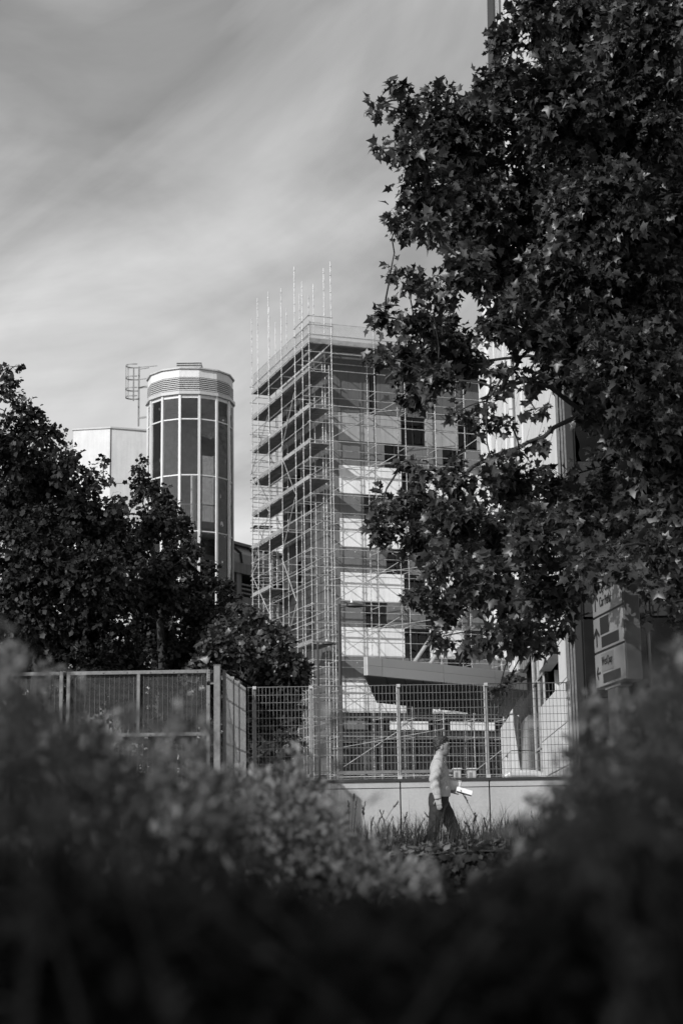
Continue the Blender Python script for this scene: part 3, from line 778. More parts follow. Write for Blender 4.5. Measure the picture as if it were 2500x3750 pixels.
# pale cladding above the canopy level: bays split by dark slots
bays = [(Y_C, fy(1917)), (fy(1889), 45.4), (45.4, 50.3)]
zu = [z for z in zs if z > 4.6]
panel_run(Y_B, Y_C, [z for z in zs if z > 12], m_bwall)
for (a, b) in bays:
    for za, zb in zip(zu[:-1], zu[1:]):
        if a > 45 and za < 6.9: continue
        if za > 17.5 and b > 41.0: continue
        n = max(1, int((b - a) / 1.5))
        for q in range(n):
            flank(a + (b - a) * q / n + 0.012, a + (b - a) * (q + 1) / n - 0.012, za + 0.012, zb - 0.012, 'wall_panel', m_bwall, 0.03 * (q % 2))
for (a, b) in ((fy(1917), fy(1889)),):
    flank(a, b, 4.6, HT, 'slot_glazing', m_dglaz, -0.08, 0.05)
    for q in range(3): flank(a + (b - a) * (q + .5) / 3.5, a + (b - a) * (q + .5) / 3.5 + 0.09, 4.6, HT, 'mullion', m_galv_dk, -0.05, 0.04)
# corrugated strip at the far end, lower than the main mass
for q in range(8):
    a = 50.4 + 5.4 * q / 8
    flank(a, a + 0.36, 6.9, 17.6, 'corrugated_rib', m_bwall, 0.12, 0.3); flank(a + 0.36, a + 0.675, 6.9, 17.6, 'corrugated_channel', m_dgrey, 0.0, 0.2)
# dark leaning end fin above
fin = [(40.2, 17.62), (43.4, 17.62), (43.0, 21.0), (38.6, 31.9), (36.2, 31.9), (39.6, 21.0)]
MB().poly_prism([BN(yy, -0.5, zz) for yy, zz in fin], [BN(yy, 0.12, zz) for yy, zz in fin]).build('end_fin', m_side, tall)
for q in range(5):
    dy = -0.45 - q * 0.42
    f2 = [(39.6 + dy + .2, 21.0), (39.6 + dy + .38, 21.0), (36.2 + dy + .38, 31.9), (36.2 + dy + .2, 31.9)]
    MB().poly_prism([BN(yy, 0.0, zz) for yy, zz in f2], [BN(yy, 0.09, zz) for yy, zz in f2]).build('leaning_rib', m_bwall if q % 2 else m_dgrey, tall)
# camera-facing dark glazed front
fx0 = BN(28.0, 0, 0).x
FN = Frame((fx0, 27.9, 0), (1, 0, 0), (0, 1, 0))
xa = P(2112, 2600, 27.9).x - fx0
def front(x0, x1, z0, z1, nm, m, y=0.0, th=0.1): 
    mb = MB(); FN.box(mb, x0, x1, y, y + th, z0, z1); return mb.build(nm, m, tall)
zr = 0.02
k = 0
m_refl = glass('reflective_front_glass', 0.05, 0.75, 1.5, 0.32)
while zr < HT - 1:
    zn = zr + 1.9
    for q in range(2):
        front(xa * q / 2 + 0.02, xa * (q + 1) / 2 - 0.02, zr + 0.02, zn - 0.02, 'glazing_pane', m_refl, 0.03, 0.03)
    zr = zn; k += 1
for xx in (0.0, xa / 2 - 0.012, xa - 0.03): front(xx, xx + 0.035, 0.0, HT, 'front_mullion', m_galv_dk, -0.03, 0.12)
front(xa + 0.01, xa + 0.12, 0, HT, 'dark_pier', m_black, -0.1, 0.3)  # black carries the plane tree's shade on the pier
zr = 0.02; r = 0
while zr < HT - 1:
    zn = zr + 2.1
    for q in range(7):
        x0 = xa + 0.14 + q * 1.15
        sill = front(x0 + 0.03, x0 + 1.12, zr + 0.02, zr + 0.7, 'spandrel_panel', m_black, 0.0, 0.06)  # black in place of dark metal, for the tree shade on the front
        wn = front(x0 + 0.03, x0 + 1.12, zr + 0.72, zn - 0.02, 'glazing_pane', m_glassd, 0.04, 0.03)
    zr = zn; r += 1
for q in range(8): front(xa + 0.13 + q * 1.15, xa + 0.165 + q * 1.15, 0, HT, 'front_mullion', m_dark, -0.05, 0.12)

# canopy: part of the tall building
fl_ = P(1339, 2473, 33.5); fr_ = P(1924, 2528, 37.5); bl_ = P(1385, 2574, 40.0); br_ = P(1856, 2626, 45.2)
ch = (P(1339, 2405, 33.5) - fl_).z
zc = (fl_.z + fr_.z) / 2
for p in (fl_, fr_, bl_, br_): pass
can = MB().poly_prism([p + Vector((0, 0, 0.03)) for p in (fl_ + (bl_ - fl_) * 0.02, fr_ + (br_ - fr_) * 0.02, br_, bl_)],
                      [p + Vector((0, 0, ch - 0.03)) for p in (fl_ + (bl_ - fl_) * 0.02, fr_ + (br_ - fr_) * 0.02, br_, bl_)]).build('canopy', m_soffit, tall)
e = (fr_ - fl_); nrm = Vector((e.y, -e.x, 0)).normalized()
if nrm.y > 0: nrm = -nrm
ts = [0.0, 0.085, 0.45, 0.78, 1.0]
for a, b in zip(ts[:-1], ts[1:]):
    for (h0, h1) in ((0.0, 0.53), (0.54, 1.0)):
        A = fl_ + e * (a + 0.0012); B = fl_ + e * (b - 0.0012)
        vs = [A + Vector((0, 0, ch * h0)), B + Vector((0, 0, ch * h0)), B + Vector((0, 0, ch * h1)), A + Vector((0, 0, ch * h1))]
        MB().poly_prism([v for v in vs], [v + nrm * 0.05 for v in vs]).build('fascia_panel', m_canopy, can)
sd = (bl_ - fl_)
vs = [fl_, bl_, bl_ + Vector((0, 0, ch)), fl_ + Vector((0, 0, ch))]
MB().poly_prism([v + Vector((-0.04, 0, 0)) for v in vs], vs).build('side_fascia', m_canopy, can)
for i in range(9):
    a, b = i / 9 + 0.003, (i + 1) / 9 - 0.003
    A, B = fl_.lerp(fr_, a), fl_.lerp(fr_, b); C_, D_ = bl_.lerp(br_, b), bl_.lerp(br_, a)
    A = A.lerp(D_, 0.02); B = B.lerp(C_, 0.02)
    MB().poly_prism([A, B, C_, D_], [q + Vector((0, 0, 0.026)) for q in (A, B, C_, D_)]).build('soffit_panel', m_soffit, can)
for (pa, pb) in (((1517, 2425), (1730, 2105)), ((1575, 2430), (1760, 2150))):
    A = P(pa[0], pa[1], 36.5); B = BN(fy(1889) + 1.0, 0, 0); tgt = P(pb[0], pb[1], 40.0)
    MB().tube(A, Vector((BN(42, 0.0, 0).x, 42, tgt.z + 1.6)) if False else P(pb[0], pb[1], 40.0), 0.045, n=10).build('tie_rod', m_galv, can)
    Q = P(pb[0], pb[1], 40.0); MB().tube(Q, Q + (Q - A) * 0.55, 0.044, n=10).build('tie_rod', m_galv, can)

# ------------------------------------------------------------------ silver duct and small things on the forecourt
d0 = P(1868, 2837, 30.0); d1 = P(1960, 2837, 30.0); rr = 17 / FPX * 30.0
duct = thing('ventilation_duct', 'shiny ribbed silver ventilation duct lying behind the mesh fence', 'duct', (d0.x, d0.y, 0))
MB().tube(d0, d1, rr, n=20).build('duct_run', m_duct, duct)
for q in range(5):
    p = d0.lerp(d1, (q + .5) / 5); MB().tube(p - Vector((.015, 0, 0)), p + Vector((.015, 0, 0)), rr * 1.05, n=20).build('duct_rib', m_duct, duct)
MB().path([d1, d1 + Vector((.12, -.02, -.05)), d1 + Vector((.2, -.05, -.2)), Vector((d1.x + .22, d1.y - .05, 0.3))], [rr, rr, rr, rr], 20).build('elbow', m_duct, duct)
MB().path([d0, d0 + Vector((-.1, 0, -.06)), Vector((d0.x - .16, d0.y, 0.3))], [rr, rr, rr], 20).build('elbow', m_duct, duct)
for q, xx in enumerate((d0.x - .16, d1.x + .22)):
    MB().abox(xx - .2, xx + .2, d0.y - .25, d0.y + .2, 0, .3).build('duct_base', m_cpark, duct)
for (px, wpx, lab) in ((1661, 26, 'narrow pale cabinet behind the fence, just right of the walking person'), (1712, 30, 'wider pale cabinet behind the fence, second from the walking person')):
    a = P(px, 2835, 34); b = P(px + wpx, 2835, 34); zt = zat(px, 2818, 34)
    c = thing('utility_cabinet', lab, 'cabinet', (a.x, 34, 0), 'pale cabinets behind the fence')
    MB().abox(a.x, b.x, 34, 34.3, 0, zt).build('body', m_mid, c, bevel=0.01)
    MB().abox(a.x - .02, b.x + .02, 33.97, 34.32, zt + .001, zt + .03).build('lid', m_louv, c)
    MB().abox(a.x + .03, (a.x + b.x) / 2, 33.985, 33.999, .1, zt - .06).build('door', m_grey, c)
ba = P(1235, 2826, 31); bb = P(1655, 2826, 31)
br = thing('barrier_rail', 'long low grey barrier rail behind the fence at the left', 'barrier', (ba.x, 31, 0))
MB().abox(ba.x, bb.x, 31, 31.06, zat(1300, 2834, 31), zat(1300, 2824, 31)).build('top_rail', m_galv_dk, br)
MB().abox(ba.x, bb.x, 31.01, 31.05, zat(1300, 2846, 31), zat(1300, 2843, 31)).build('mid_rail', m_galv, br)
for q in range(5):
    xx = ba.x + (bb.x - ba.x) * q / 4; MB().abox(xx - .025, xx + .025, 31.061, 31.1, 0, zat(1300, 2824, 31)).build('post', m_galv_dk, br)

# ------------------------------------------------------------------ lamp posts
def lamp(px, py, Y, s, lab, right=1):
    b = P(px, py, Y); x = b.x; zt = b.z
    # straight vertical column through this point
    l = thing('lamp_post', lab, 'lamp post', (x, Y, 0), 'street lamps in front of the scaffold')
    MB().tube((x, Y, 0), (x, Y, 1.4), 0.13 * s, 0.13 * s, 12).build('base_column', m_lamp, l)
    MB().tube((x, Y, 1.401), (x, Y, zt), 0.085 * s, 0.06 * s, 12).build('shaft', m_lamp, l)
    MB().tube((x, Y, zt - 0.14), (x + 0.32 * s, Y - .1, zt - 0.08), 0.03 * s, n=8).build('arm', m_lamp, l)
    h = []
    prof = [(0.28, .07, .05), (0.4, .13, .12), (0.62, .15, .14), (0.85, .11, .09), (1.15, .02, .02)]
    mb = MB(); ringsv = []
    for (dx, ry, rz) in prof:
        ringsv.append([(x + dx * s, Y - .1 + ry * s * math.cos(t), zt - 0.08 + (rz * s * math.sin(t) * (1.0 if math.sin(t) > 0 else .5)) - dx * .03) for t in [2 * math.pi * k / 10 for k in range(10)]])
    vs = [v for r in ringsv for v in r]
    fs = [(i * 10 + j, i * 10 + (j + 1) % 10, (i + 1) * 10 + (j + 1) % 10, (i + 1) * 10 + j) for i in range(len(prof) - 1) for j in range(10)]
    fs += [tuple(range(10)), tuple(reversed(range(40, 50)))]
    hd = mb.add(vs, fs, True).build('lamp_head', m_lamp, l)
    p = Vector((x + 0.5 * s, Y - .1, zt + 0.03 * s))
    MB().tube(p, p + Vector((0, 0, .12 * s)), .055 * s, .04 * s, 10).build('photocell', m_frame, hd)
lamp(1241, 2212, 60.0, 0.95, 'taller dark street lamp with a pointed head, right of the two')
lamp(1163, 2352, 76.0, 0.85, 'shorter dark street lamp left of the taller one')

# ------------------------------------------------------------------ direction sign
SY = 17.0
n0 = P(2289, 2488, SY); fz = n0.z
f0 = P(2181, 2526, SY * 1.0); 
# distance at which the far bottom corner has the same height
Yf = SY
for _ in range(40):
    Yf = Yf * (fz - EYE.z) / (P(2181, 2526, Yf).z - EYE.z)
f0 = P(2181, 2526, Yf)
ex = Vector((n0.x - f0.x, n0.y - f0.y, 0)); SW = ex.length; ex.normalize()
nn = Vector((ex.y, -ex.x, 0))
if nn.x > 0: nn = -nn
SF = Frame((f0.x, f0.y, 0), ex, nn)           # x: left to right of the face, y: out of the face
zb = fz; z1 = zat(2282, 2351, SY); z2 = zat(2274, 2214, SY); z3 = z2 + (z2 - z1) * 1.15
thk = 66 / FPX * SY
sg = thing('direction_sign', 'tall boxed direction sign with stacked panels under the plane tree', 'sign', SF(SW / 2, -thk / 2, 0))
mb = MB(); SF.box(mb, 0, SW, -thk, -0.02, zb, z3); mb.build('sign_box', m_signg, sg, bevel=0.006)
panels = []
for (a, b) in ((zb, z1), (z1, z2), (z2, z3)):
    mb = MB(); SF.box(mb, 0.012, SW - 0.012, -0.019, 0.0, a + 0.012, b - 0.012); panels.append(mb.build('sign_panel', m_signw, sg, bevel=0.004))
def plate(x0, x1, z0, z1_, m, par, nm, y=0.004):
    mb = MB(); SF.box(mb, x0 * SW, x1 * SW, 0.0005, y, z0, z1_); return mb.build(nm, m, par, bevel=0.002)
H = z1 - zb
plate(0.28, 0.86, zb + 0.10 * H, zb + 0.36 * H, m_ink, panels[0], 'display')
plate(0.25, 0.66, zb + 0.42 * H, zb + 0.92 * H, m_signm, panels[0], 'name_plate')
plate(0.28, 0.86, z1 + 0.10 * H, z1 + 0.40 * H, m_ink, panels[1], 'display')
plate(0.25, 0.55, z1 + 0.46 * H, z1 + 0.94 * H, m_ink, panels[1], 'name_plate')
def arrow(cx, cz, ang, s, par):
    mb = MB(); c = SF(cx * SW, 0.004, cz); ux = SF.x * math.cos(ang) + SF.z * math.sin(ang); uz = -SF.x * math.sin(ang) + SF.z * math.cos(ang)
    mb.box(c, ux * s * 0.5, uz * s * 0.085, SF.y * 0.002)
    for sgn in (-1, 1):
        dd = (-ux * 0.75 + uz * sgn).normalized(); pn = dd.cross(SF.y)
        mb.box(c + ux * s * 0.47 + dd * s * 0.3 + SF.y * .0021 * 1, dd * s * 0.36, pn * s * 0.085, SF.y * 0.0019)
    mb.build('arrow', m_ink, par)
arrow(0.135, zb + 0.42 * H, math.pi, 0.13, panels[0])
arrow(0.12, z1 + 0.42 * H, math.pi / 2, 0.2, panels[1])
arrow(0.12, z2 + 0.42 * H, math.pi / 2, 0.2, panels[2])
def text(s, cx, cz, h, par, squash=1.0):
    cu = bpy.data.curves.new('lettering', 'FONT'); cu.body = s; cu.size = h; cu.align_x = 'LEFT'; cu.extrude = 0.0015
    to = bpy.data.objects.new('lettering_tmp', cu); COL.objects.link(to)
    dg = bpy.context.evaluated_depsgraph_get(); me = bpy.data.meshes.new_from_object(to.evaluated_get(dg))
    bpy.data.objects.remove(to)
    off = ROOT[par.name]
    co = [SF(cx * SW + v.co.x * squash, 0.0065 + v.co.z, cz + v.co.y) - off for v in me.vertices]
    for v, c in zip(me.vertices, co): v.co = c
    me.materials.clear(); me.materials.append(m_ink)
    o = link('lettering', me, par); return o
text('City Centre', 0.27, z2 + 0.62 * H, 0.155, panels[2], 0.75)
text('Car Parks', 0.27, z2 + 0.24 * H, 0.155, panels[2], 0.75)
text('WestQuay', 0.262, zb + 0.60 * H, 0.135, panels[0], 0.70)
pc = SF(SW * 0.5, -thk / 2, 0)
mb = MB(); SF.box(mb, SW * 0.32, SW * 0.62, -thk / 2 - 0.075, -thk / 2 + 0.075, 0.0, zb - 0.03); mb.build('sign_post', m_signg, sg, bevel=0.02)
mb = MB(); SF.box(mb, SW * 0.22, SW * 0.72, -thk + 0.02, -0.03, zb - 0.029, zb - 0.002); mb.build('mounting_plate', m_galv_dk, sg)

# ------------------------------------------------------------------ leaves
def leaf_shape(kind):
    if kind == 'plane':
        half = [(0.03, 0.0), (0.48, 0.0), (0.36, 0.21), (0.62, 0.50), (0.27, 0.53), (0.0, 1.0)]
    elif kind == 'maple':
        half = [(0.04, 0.0), (0.45, 0.08), (0.30, 0.30), (0.50, 0.60), (0.0, 1.0)]
    else:
        half = [(0.04, 0.0), (0.23, 0.5), (0.0, 1.0)]
    out = half + [(-x, y) for (x, y) in reversed(half[:-1])]
    mid = 0.32 if kind != 'small' else 0.45
    V = [(0, mid, 0.0)] + [(x, y, 0) for x, y in out]
    n = len(out)
    F = [(0, 1 + i, 1 + (i + 1) % n) for i in range(n)]
    F = [f for f in F]
    V = np.array(V, float)
    return V, np.array(F, int)
def leaf_variant(kind, fold, droop, twist):
    V, F = leaf_shape(kind); V = V.copy()
    V[:, 2] = fold * np.abs(V[:, 0]) - droop * (V[:, 1] ** 2) + twist * V[:, 0] * V[:, 1]
    if kind != 'small': V[:, 2] += 0.05 * np.sin(V[:, 0] * 14 + V[:, 1] * 9)
    return V, F
def mesh_np(name, V, F, m, smooth=False):
    me = bpy.data.meshes.new(name); n = len(V); k = len(F); w_ = F.shape[1]
    me.vertices.add(n); me.vertices.foreach_set('co', V.astype(np.float32).ravel())
    me.loops.add(k * w_); me.loops.foreach_set('vertex_index', F.astype(np.int32).ravel())
    me.polygons.add(k); me.polygons.foreach_set('loop_start', np.arange(0, k * w_, w_, dtype=np.int32))
    me.polygons.foreach_set('loop_total', np.full(k, w_, dtype=np.int32))
    if smooth: me.polygons.foreach_set('use_smooth', np.ones(k, dtype=bool))
    me.materials.append(m); me.update(calc_edges=True); return me
def norm(a): return a / np.maximum(1e-9, np.linalg.norm(a, axis=-1, keepdims=True))
def bake(variants, pos, d, nrm, size, which):
    """pos, d (tip direction), nrm (upper side), size, variant index per leaf -> V, F"""
    d = norm(d); x = norm(np.cross(d, nrm)); nz = np.cross(x, d)
    Vs = []; Fs = []; base = 0
    for k, (V, F) in enumerate(variants):
        s = np.where(which == k)[0]
        if len(s) == 0: continue
        W = (V[None, :, 0:1] * x[s][:, None, :] + V[None, :, 1:2] * d[s][:, None, :] + V[None, :, 2:3] * nz[s][:, None, :]) * size[s][:, None, None] + pos[s][:, None, :]
        nv = V.shape[0]
        Vs.append(W.reshape(-1, 3)); Fs.append((F[None] + (np.arange(len(s)) * nv)[:, None, None]).reshape(-1, 3) + base); base += len(s) * nv
    return np.concatenate(Vs), np.concatenate(Fs)

def twigs_mesh(segs, m, name, parent):
    """segs: list of (p0,p1,r0,r1) thin three-sided twigs -> one mesh"""
    A = np.array([s[0] for s in segs]); B = np.array([s[1] for s in segs]); r0 = np.array([s[2] for s in segs]); r1 = np.array([s[3] for s in segs])
    d = norm(B - A); u = np.where(np.abs(d[:, 2:3]) < 0.9, np.array([[0, 0, 1.0]]), np.array([[1.0, 0, 0]]))
    x = norm(np.cross(d, u)); y = np.cross(d, x); Vs = []
    for i in range(3):
        t = 2 * math.pi * i / 3; o = x * math.cos(t) + y * math.sin(t)
        Vs.append(A + o * r0[:, None]); Vs.append(B + o * r1[:, None])
    V = np.stack(Vs, 1).reshape(-1, 3); k = np.arange(len(A))[:, None, None] * 6
    F = np.array([[0, 1, 3, 2], [2, 3, 5, 4], [4, 5, 1, 0]])[None] + k
    off = ROOT[parent.name]; V = V - np.array(off)
    o = link(name, mesh_np(name, V, F.reshape(-1, 4), m, True), parent); tag(o, kind='stuff'); return o

def make_tree(name, label, root_xy, blobs, trunk_pts, trunk_r, kind, leafm, size, per_m2, lean, nleaf=300, group=None, depth_k=1.0, pick_y=None, seedv=1, droop=0.5, branch_k=1.0):
    rg = np.random.default_rng(seedv); rd = random.Random(seedv)
    t = thing(name, label, 'tree', (root_xy[0], root_xy[1], 0), group)
    MB().path([Vector(p) for p in trunk_pts], trunk_r, 12).build('trunk', m_bark, t)
    tp = [Vector(p) for p in trunk_pts]
    variants = [leaf_variant(kind, 0.25, 0.25, 0.1), leaf_variant(kind, -0.15, 0.35, -0.2), leaf_variant(kind, 0.5, 0.15, 0.25), leaf_variant(kind, 0.1, 0.55, 0.0)]
    pos = []; dr = []; nr = []; sz = []; segs = []
    # branch structure: every bough grows from the nearest one already attached
    cen = [P(px, py, Y) for (px, py, rpx, Y) in blobs]
    nodes = list(tp[2:]); par = [None] * len(nodes); left = set(range(len(cen))); owner = {}
    plen = [0.0] * len(nodes)
    dist = {i: min((((cen[i] - q).length, k) for k, q in enumerate(nodes))) for i in left}
    inside = lambda j: blobs[j][1] > -50 and blobs[j][0] < 2520
    while left:
        i = min(left, key=lambda j: dist[j][0] + (0 if inside(j) else 1000)); left.discard(i)
        par.append(dist[i][1]); nodes.append(cen[i]); owner[i] = len(nodes) - 1
        plen.append(plen[dist[i][1]] + (cen[i] - nodes[dist[i][1]]).length)
        for j in left:
            dd = (cen[j] - cen[i]).length + 0.25 * plen[-1]
            if dd < dist[j][0]: dist[j] = (dd, len(nodes) - 1)
    desc = [1] * len(nodes)
    for k in range(len(nodes) - 1, -1, -1):
        if par[k] is not None: desc[par[k]] += desc[k]
    for bi, (px, py, rpx, Y) in enumerate(blobs):
        c = cen[bi]; r = rpx / FPX * Y; k_ = owner[bi]; best = nodes[par[k_]]
        if k_ is not None:
            LL = (c - best).length
            r1 = branch_k * (0.006 + 0.0075 * desc[k_] ** 0.55); r0 = r1 * 1.25
            mids = [best, best.lerp(c, 0.35) + Vector((rd.uniform(-.07, .07) * LL, rd.uniform(-.07, .07) * LL, 0.07 * LL)), best.lerp(c, 0.7) + Vector((rd.uniform(-.06, .06) * LL, rd.uniform(-.06, .06) * LL, 0.06 * LL)), c]
            MB().path(mids, [r0, r1 * 1.15, r1 * 1.05, r1], 6).build('branch', m_bark, t)
        nt_ = max(6, int(per_m2 * r * r * (1.0 if (-50 < py and px < 2560) else 0.5)))
        out = np.array((c - best).normalized())
        for k in range(nt_):
            v = rg.normal(size=3); v /= np.linalg.norm(v)
            v = v + out * lean; v /= np.linalg.norm(v)
            L = r * (0.45 + 0.65 * rg.random() ** 0.6)
            s0 = np.array(c) + rg.normal(size=3) * r * 0.18
            e0 = np.array(c) + v * L * np.array([1, depth_k, 1]) + np.array([0, 0, 0.05 * r])
            e0[2] -= 0.12 * L * (abs(v[0]) + abs(v[1]))
            md = (s0 + e0) / 2 + np.array([0, 0, 0.1 * L]) + rg.normal(size=3) * 0.05 * L
            tr0 = 0.004 + 0.003 * L
            segs.append((s0, md, tr0, tr0 * .7)); segs.append((md, e0, tr0 * .7, tr0 * .3))
            tl = np.linalg.norm(e0 - s0); nl = max(4, int(tl / (size * 0.33)))
            td = norm((e0 - md)[None])[0]
            for q in range(nl):
                f = 0.25 + 0.75 * (q + rg.random() * .6) / nl
                p = s0 * (1 - f) ** 2 + 2 * f * (1 - f) * md + f * f * e0
                side = rg.normal(size=3); side -= td * side.dot(td); side /= np.linalg.norm(side)
                ld = td * 0.5 + side * 0.9 + np.array([0, 0, -droop]) + (td * 0.8 if f > 0.92 else 0)
                ld /= np.linalg.norm(ld); pet = size * (0.25 + 0.4 * rg.random())
                pos.append(p + ld * pet); dr.append(ld)
                nr.append(np.array([0, 0, 1.0]) + rg.normal(size=3) * 0.8 + np.array([-.2, -.25, 0])); sz.append(size * (0.45 + 0.85 * rg.random() ** 1.3))
                if rg.random() < 0.12: segs.append((p, p + ld * pet, 0.0022, 0.0014))
    pos = np.array(pos); dr = np.array(dr); nr = np.array(nr); sz = np.array(sz)
    which = rg.integers(0, 4, len(pos))
    # the leaves that show largest become parts of their own
    rel = pos - np.array(EYE); kz = rel @ np.array(FW); X = 1250 + FPX * (rel @ np.array(RT)) / kz; Yp = 1875 - FPX * (rel @ np.array(UP)) / kz
    dn = norm(dr); xx = norm(np.cross(dn, nr)); nz = np.cross(xx, dn); face = np.abs((nz * norm(rel)).sum(1))
    score = sz / kz * (0.35 + face); score[(X < 10) | (X > 2490) | (Yp < 10) | (Yp > 2900)] = 0
    front_ = kz < np.quantile(kz, 0.35); score[~front_] *= 0.3
    pick = np.argsort(-score)[:nleaf]; keep = np.ones(len(pos), bool); keep[pick] = False
    off = np.array(ROOT[t.name])
    ms = [mesh_np('leaf_%d' % i, V, F, leafm) for i, (V, F) in enumerate(variants)]
    for i in pick:
        o = link('leaf', ms[which[i]], t)
        mtx = Matrix(((xx[i][0], dn[i][0], nz[i][0]), (xx[i][1], dn[i][1], nz[i][1]), (xx[i][2], dn[i][2], nz[i][2]))).to_4x4() @ Matrix.Scale(sz[i], 4)
        mtx.translation = Vector(pos[i] - off); o.matrix_local = mtx
    V, F = bake(variants, pos[keep], dr[keep], nr[keep], sz[keep], which[keep])
    o = link('crown', mesh_np('crown', V - off, F, leafm), t); tag(o, kind='stuff')
    twigs_mesh(segs, m_bark, 'twigs', t)
    print('TREE', name, len(pos), 'leaves', len(F), 'tris')
    return t

def B(lst, y0, y1, seedv):
    rd = random.Random(seedv); return [(a, b, c, rd.uniform(y0, y1)) for (a, b, c) in lst]
plane_blobs = B([
    (1450, 330, 55), (1380, 390, 55), (1470, 430, 90), (1600, 360, 70), (1650, 480, 150), (1400, 545, 50), (1500, 560, 90), (1850, 350, 160), (1850, 130, 90), (1960, 60, 130), (2150, 100, 200), (2400, 100, 200),
    (1720, 600, 130), (2060, 380, 200), (2330, 400, 240), (1560, 700, 130), (1750, 760, 170), (1950, 700, 180), (2200, 740, 230), (2450, 750, 200),
    (1450, 830, 70), (1570, 850, 80), (1430, 990, 45), (1500, 1030, 65), (1600, 1070, 80), (1720, 980, 120), (1850, 950, 160), (2080, 1030, 200), (2340, 1050, 220),
    (1410, 1160, 70), (1520, 1200, 90), (1640, 1240, 110), (1400, 1310, 65), (1500, 1330, 95), (1600, 1400, 90), (1720, 1330, 90), (1500, 1450, 70), (1860, 1180, 120), (1960, 1250, 110), (1690, 1500, 55), (2080, 1330, 120), (2300, 1350, 220), (2480, 1400, 150),
    (2360, 1560, 160), (2150, 1520, 60), (2480, 1650, 170), (2350, 1750, 120), (1870, 1560, 45), (1780, 1560, 50), (1480, 1690, 35), (1540, 1720, 40),
    (1400, 1850, 75), (1400, 1940, 75), (1540, 1840, 100), (1680, 1760, 90), (1800, 1700, 80), (1900, 1790, 120), (2050, 1760, 100), (1510, 1970, 90), (1660, 1930, 130), (1800, 1960, 140), (1980, 1960, 150), (2170, 1850, 150), (2300, 1950, 130), (2440, 1900, 150), (1620, 2070, 90),
    (1530, 2180, 65), (1640, 2210, 90), (1760, 2130, 120), (1880, 2170, 130), (2030, 2150, 140), (2190, 2060, 120), (2340, 2070, 110), (2470, 2120, 100), (2480, 2270, 50), (2390, 2250, 40),
    (1620, 2330, 60), (1700, 2350, 60), (1800, 2330, 80), (1900, 2320, 90), (1990, 2340, 70), (2060, 2290, 60), (1830, 2510, 28), (1870, 2470, 18), (1830, 1430, 40), (1960, 1500, 42), (1900, 1640, 40), (1800, 1360, 35), (1880, 1360, 55), (1960, 1400, 55), (1990, 1600, 45), (1780, 1470, 45), (2420, 2010, 120), (2240, 2230, 40)], 17.6, 21.4, 3)
plane_blobs += [(2210, 2110, 55, 16.4), (2290, 2090, 60, 16.5), (2370, 2130, 60, 16.3), (2140, 2060, 70, 16.8), (2440, 2200, 50, 16.4), (2250, 2040, 70, 16.6)]
plane_blobs += B([(2150, 1250, 160), (2350, 1250, 170), (2250, 1450, 150), (2420, 1550, 150), (2300, 1700, 150), (2450, 1800, 140), (2200, 1980, 140), (2400, 2050, 140), (2050, 880, 170), (2300, 900, 190), (2200, 560, 180), (2450, 560, 160), (1980, 500, 140), (2250, 250, 170), (1780, 900, 120), (1650, 830, 100), (1950, 1080, 120), (1750, 450, 110)], 19.5, 22.0, 33)
# the crown goes on above and in front of the frame
plane_blobs += B([(1650, -250, 200), (1900, -300, 230), (2150, -250, 230), (2400, -250, 230), (2650, -200, 230), (1800, -600, 250), (2100, -650, 260), (2400, -650, 260), (2700, -600, 260), (2700, 300, 230), (2750, 800, 230), (2750, 1300, 220), (2750, 1800, 200)], 14.2, 17.5, 44)
pl_root = (6.6, 19.0)
tz0 = [(6.6, 19.0, 0.0), (6.55, 19.0, 1.2), (6.5, 19.05, 3.0), (6.3, 19.0, 5.0), (6.0, 18.9, 6.8), (5.7, 18.9, 8.6), (5.3, 19.0, 10.2), (4.9, 19.0, 12.0)]
make_tree('plane_tree', 'big plane tree with lobed leaves covering the right side', pl_root, plane_blobs, tz0, [.26, .22, .19, .16, .13, .10, .07, .03], 'plane', m_leaf, 0.116, 325, 0.35, seedv=5, droop=0.45, branch_k=0.62)

blobA = B([(30, 1420, 60), (80, 1520, 80), (170, 1600, 80), (40, 1640, 130), (230, 1690, 80), (150, 1760, 130), (330, 1760, 60), (385, 1690, 30), (380, 1750, 35), (300, 1860, 100), (60, 1880, 170), (330, 1960, 90), (150, 2030, 190), (330, 2100, 150), (100, 2230, 190), (320, 2300, 170), (120, 2430, 170), (330, 2480, 150), (180, 2620, 150), (400, 1850, 60), (400, 1950, 90), (420, 2150, 110), (230, 1900, 130), (60, 1340, 22), (20, 1370, 40)], 38, 44, 4)
r = P(120, 2700, 42)
make_tree('maple_tree', 'dark maple tree at the left edge, tallest of the left trees', (r.x, 42), blobA, [(r.x, 42, 0), (r.x, 42, 2.5), (r.x + .1, 42, 5), (r.x, 42, 8), (r.x - .2, 42, 10.5)], [.25, .2, .16, .1, .05], 'maple', m_leafL, 0.13, 128, 0.3, nleaf=300, group='maples behind the gate', seedv=21)
blobB = B([(515, 1715, 40), (520, 1790, 70), (590, 1850, 70), (440, 1890, 70), (560, 1920, 100), (660, 1930, 55), (470, 2000, 110), (640, 2030, 90), (710, 2010, 45), (740, 2110, 70), (560, 2150, 130), (690, 2180, 90), (800, 2140, 55), (830, 2210, 60), (730, 2280, 110), (560, 2320, 130), (450, 2440, 120), (640, 2430, 130), (800, 2350, 90), (500, 2560, 120), (680, 2590, 110), (870, 2290, 60), (430, 1960, 80), (810, 2280, 80), (880, 2380, 80), (770, 2420, 110), (850, 2470, 100), (720, 2500, 110)], 44, 50, 6)
r = P(600, 2700, 47)
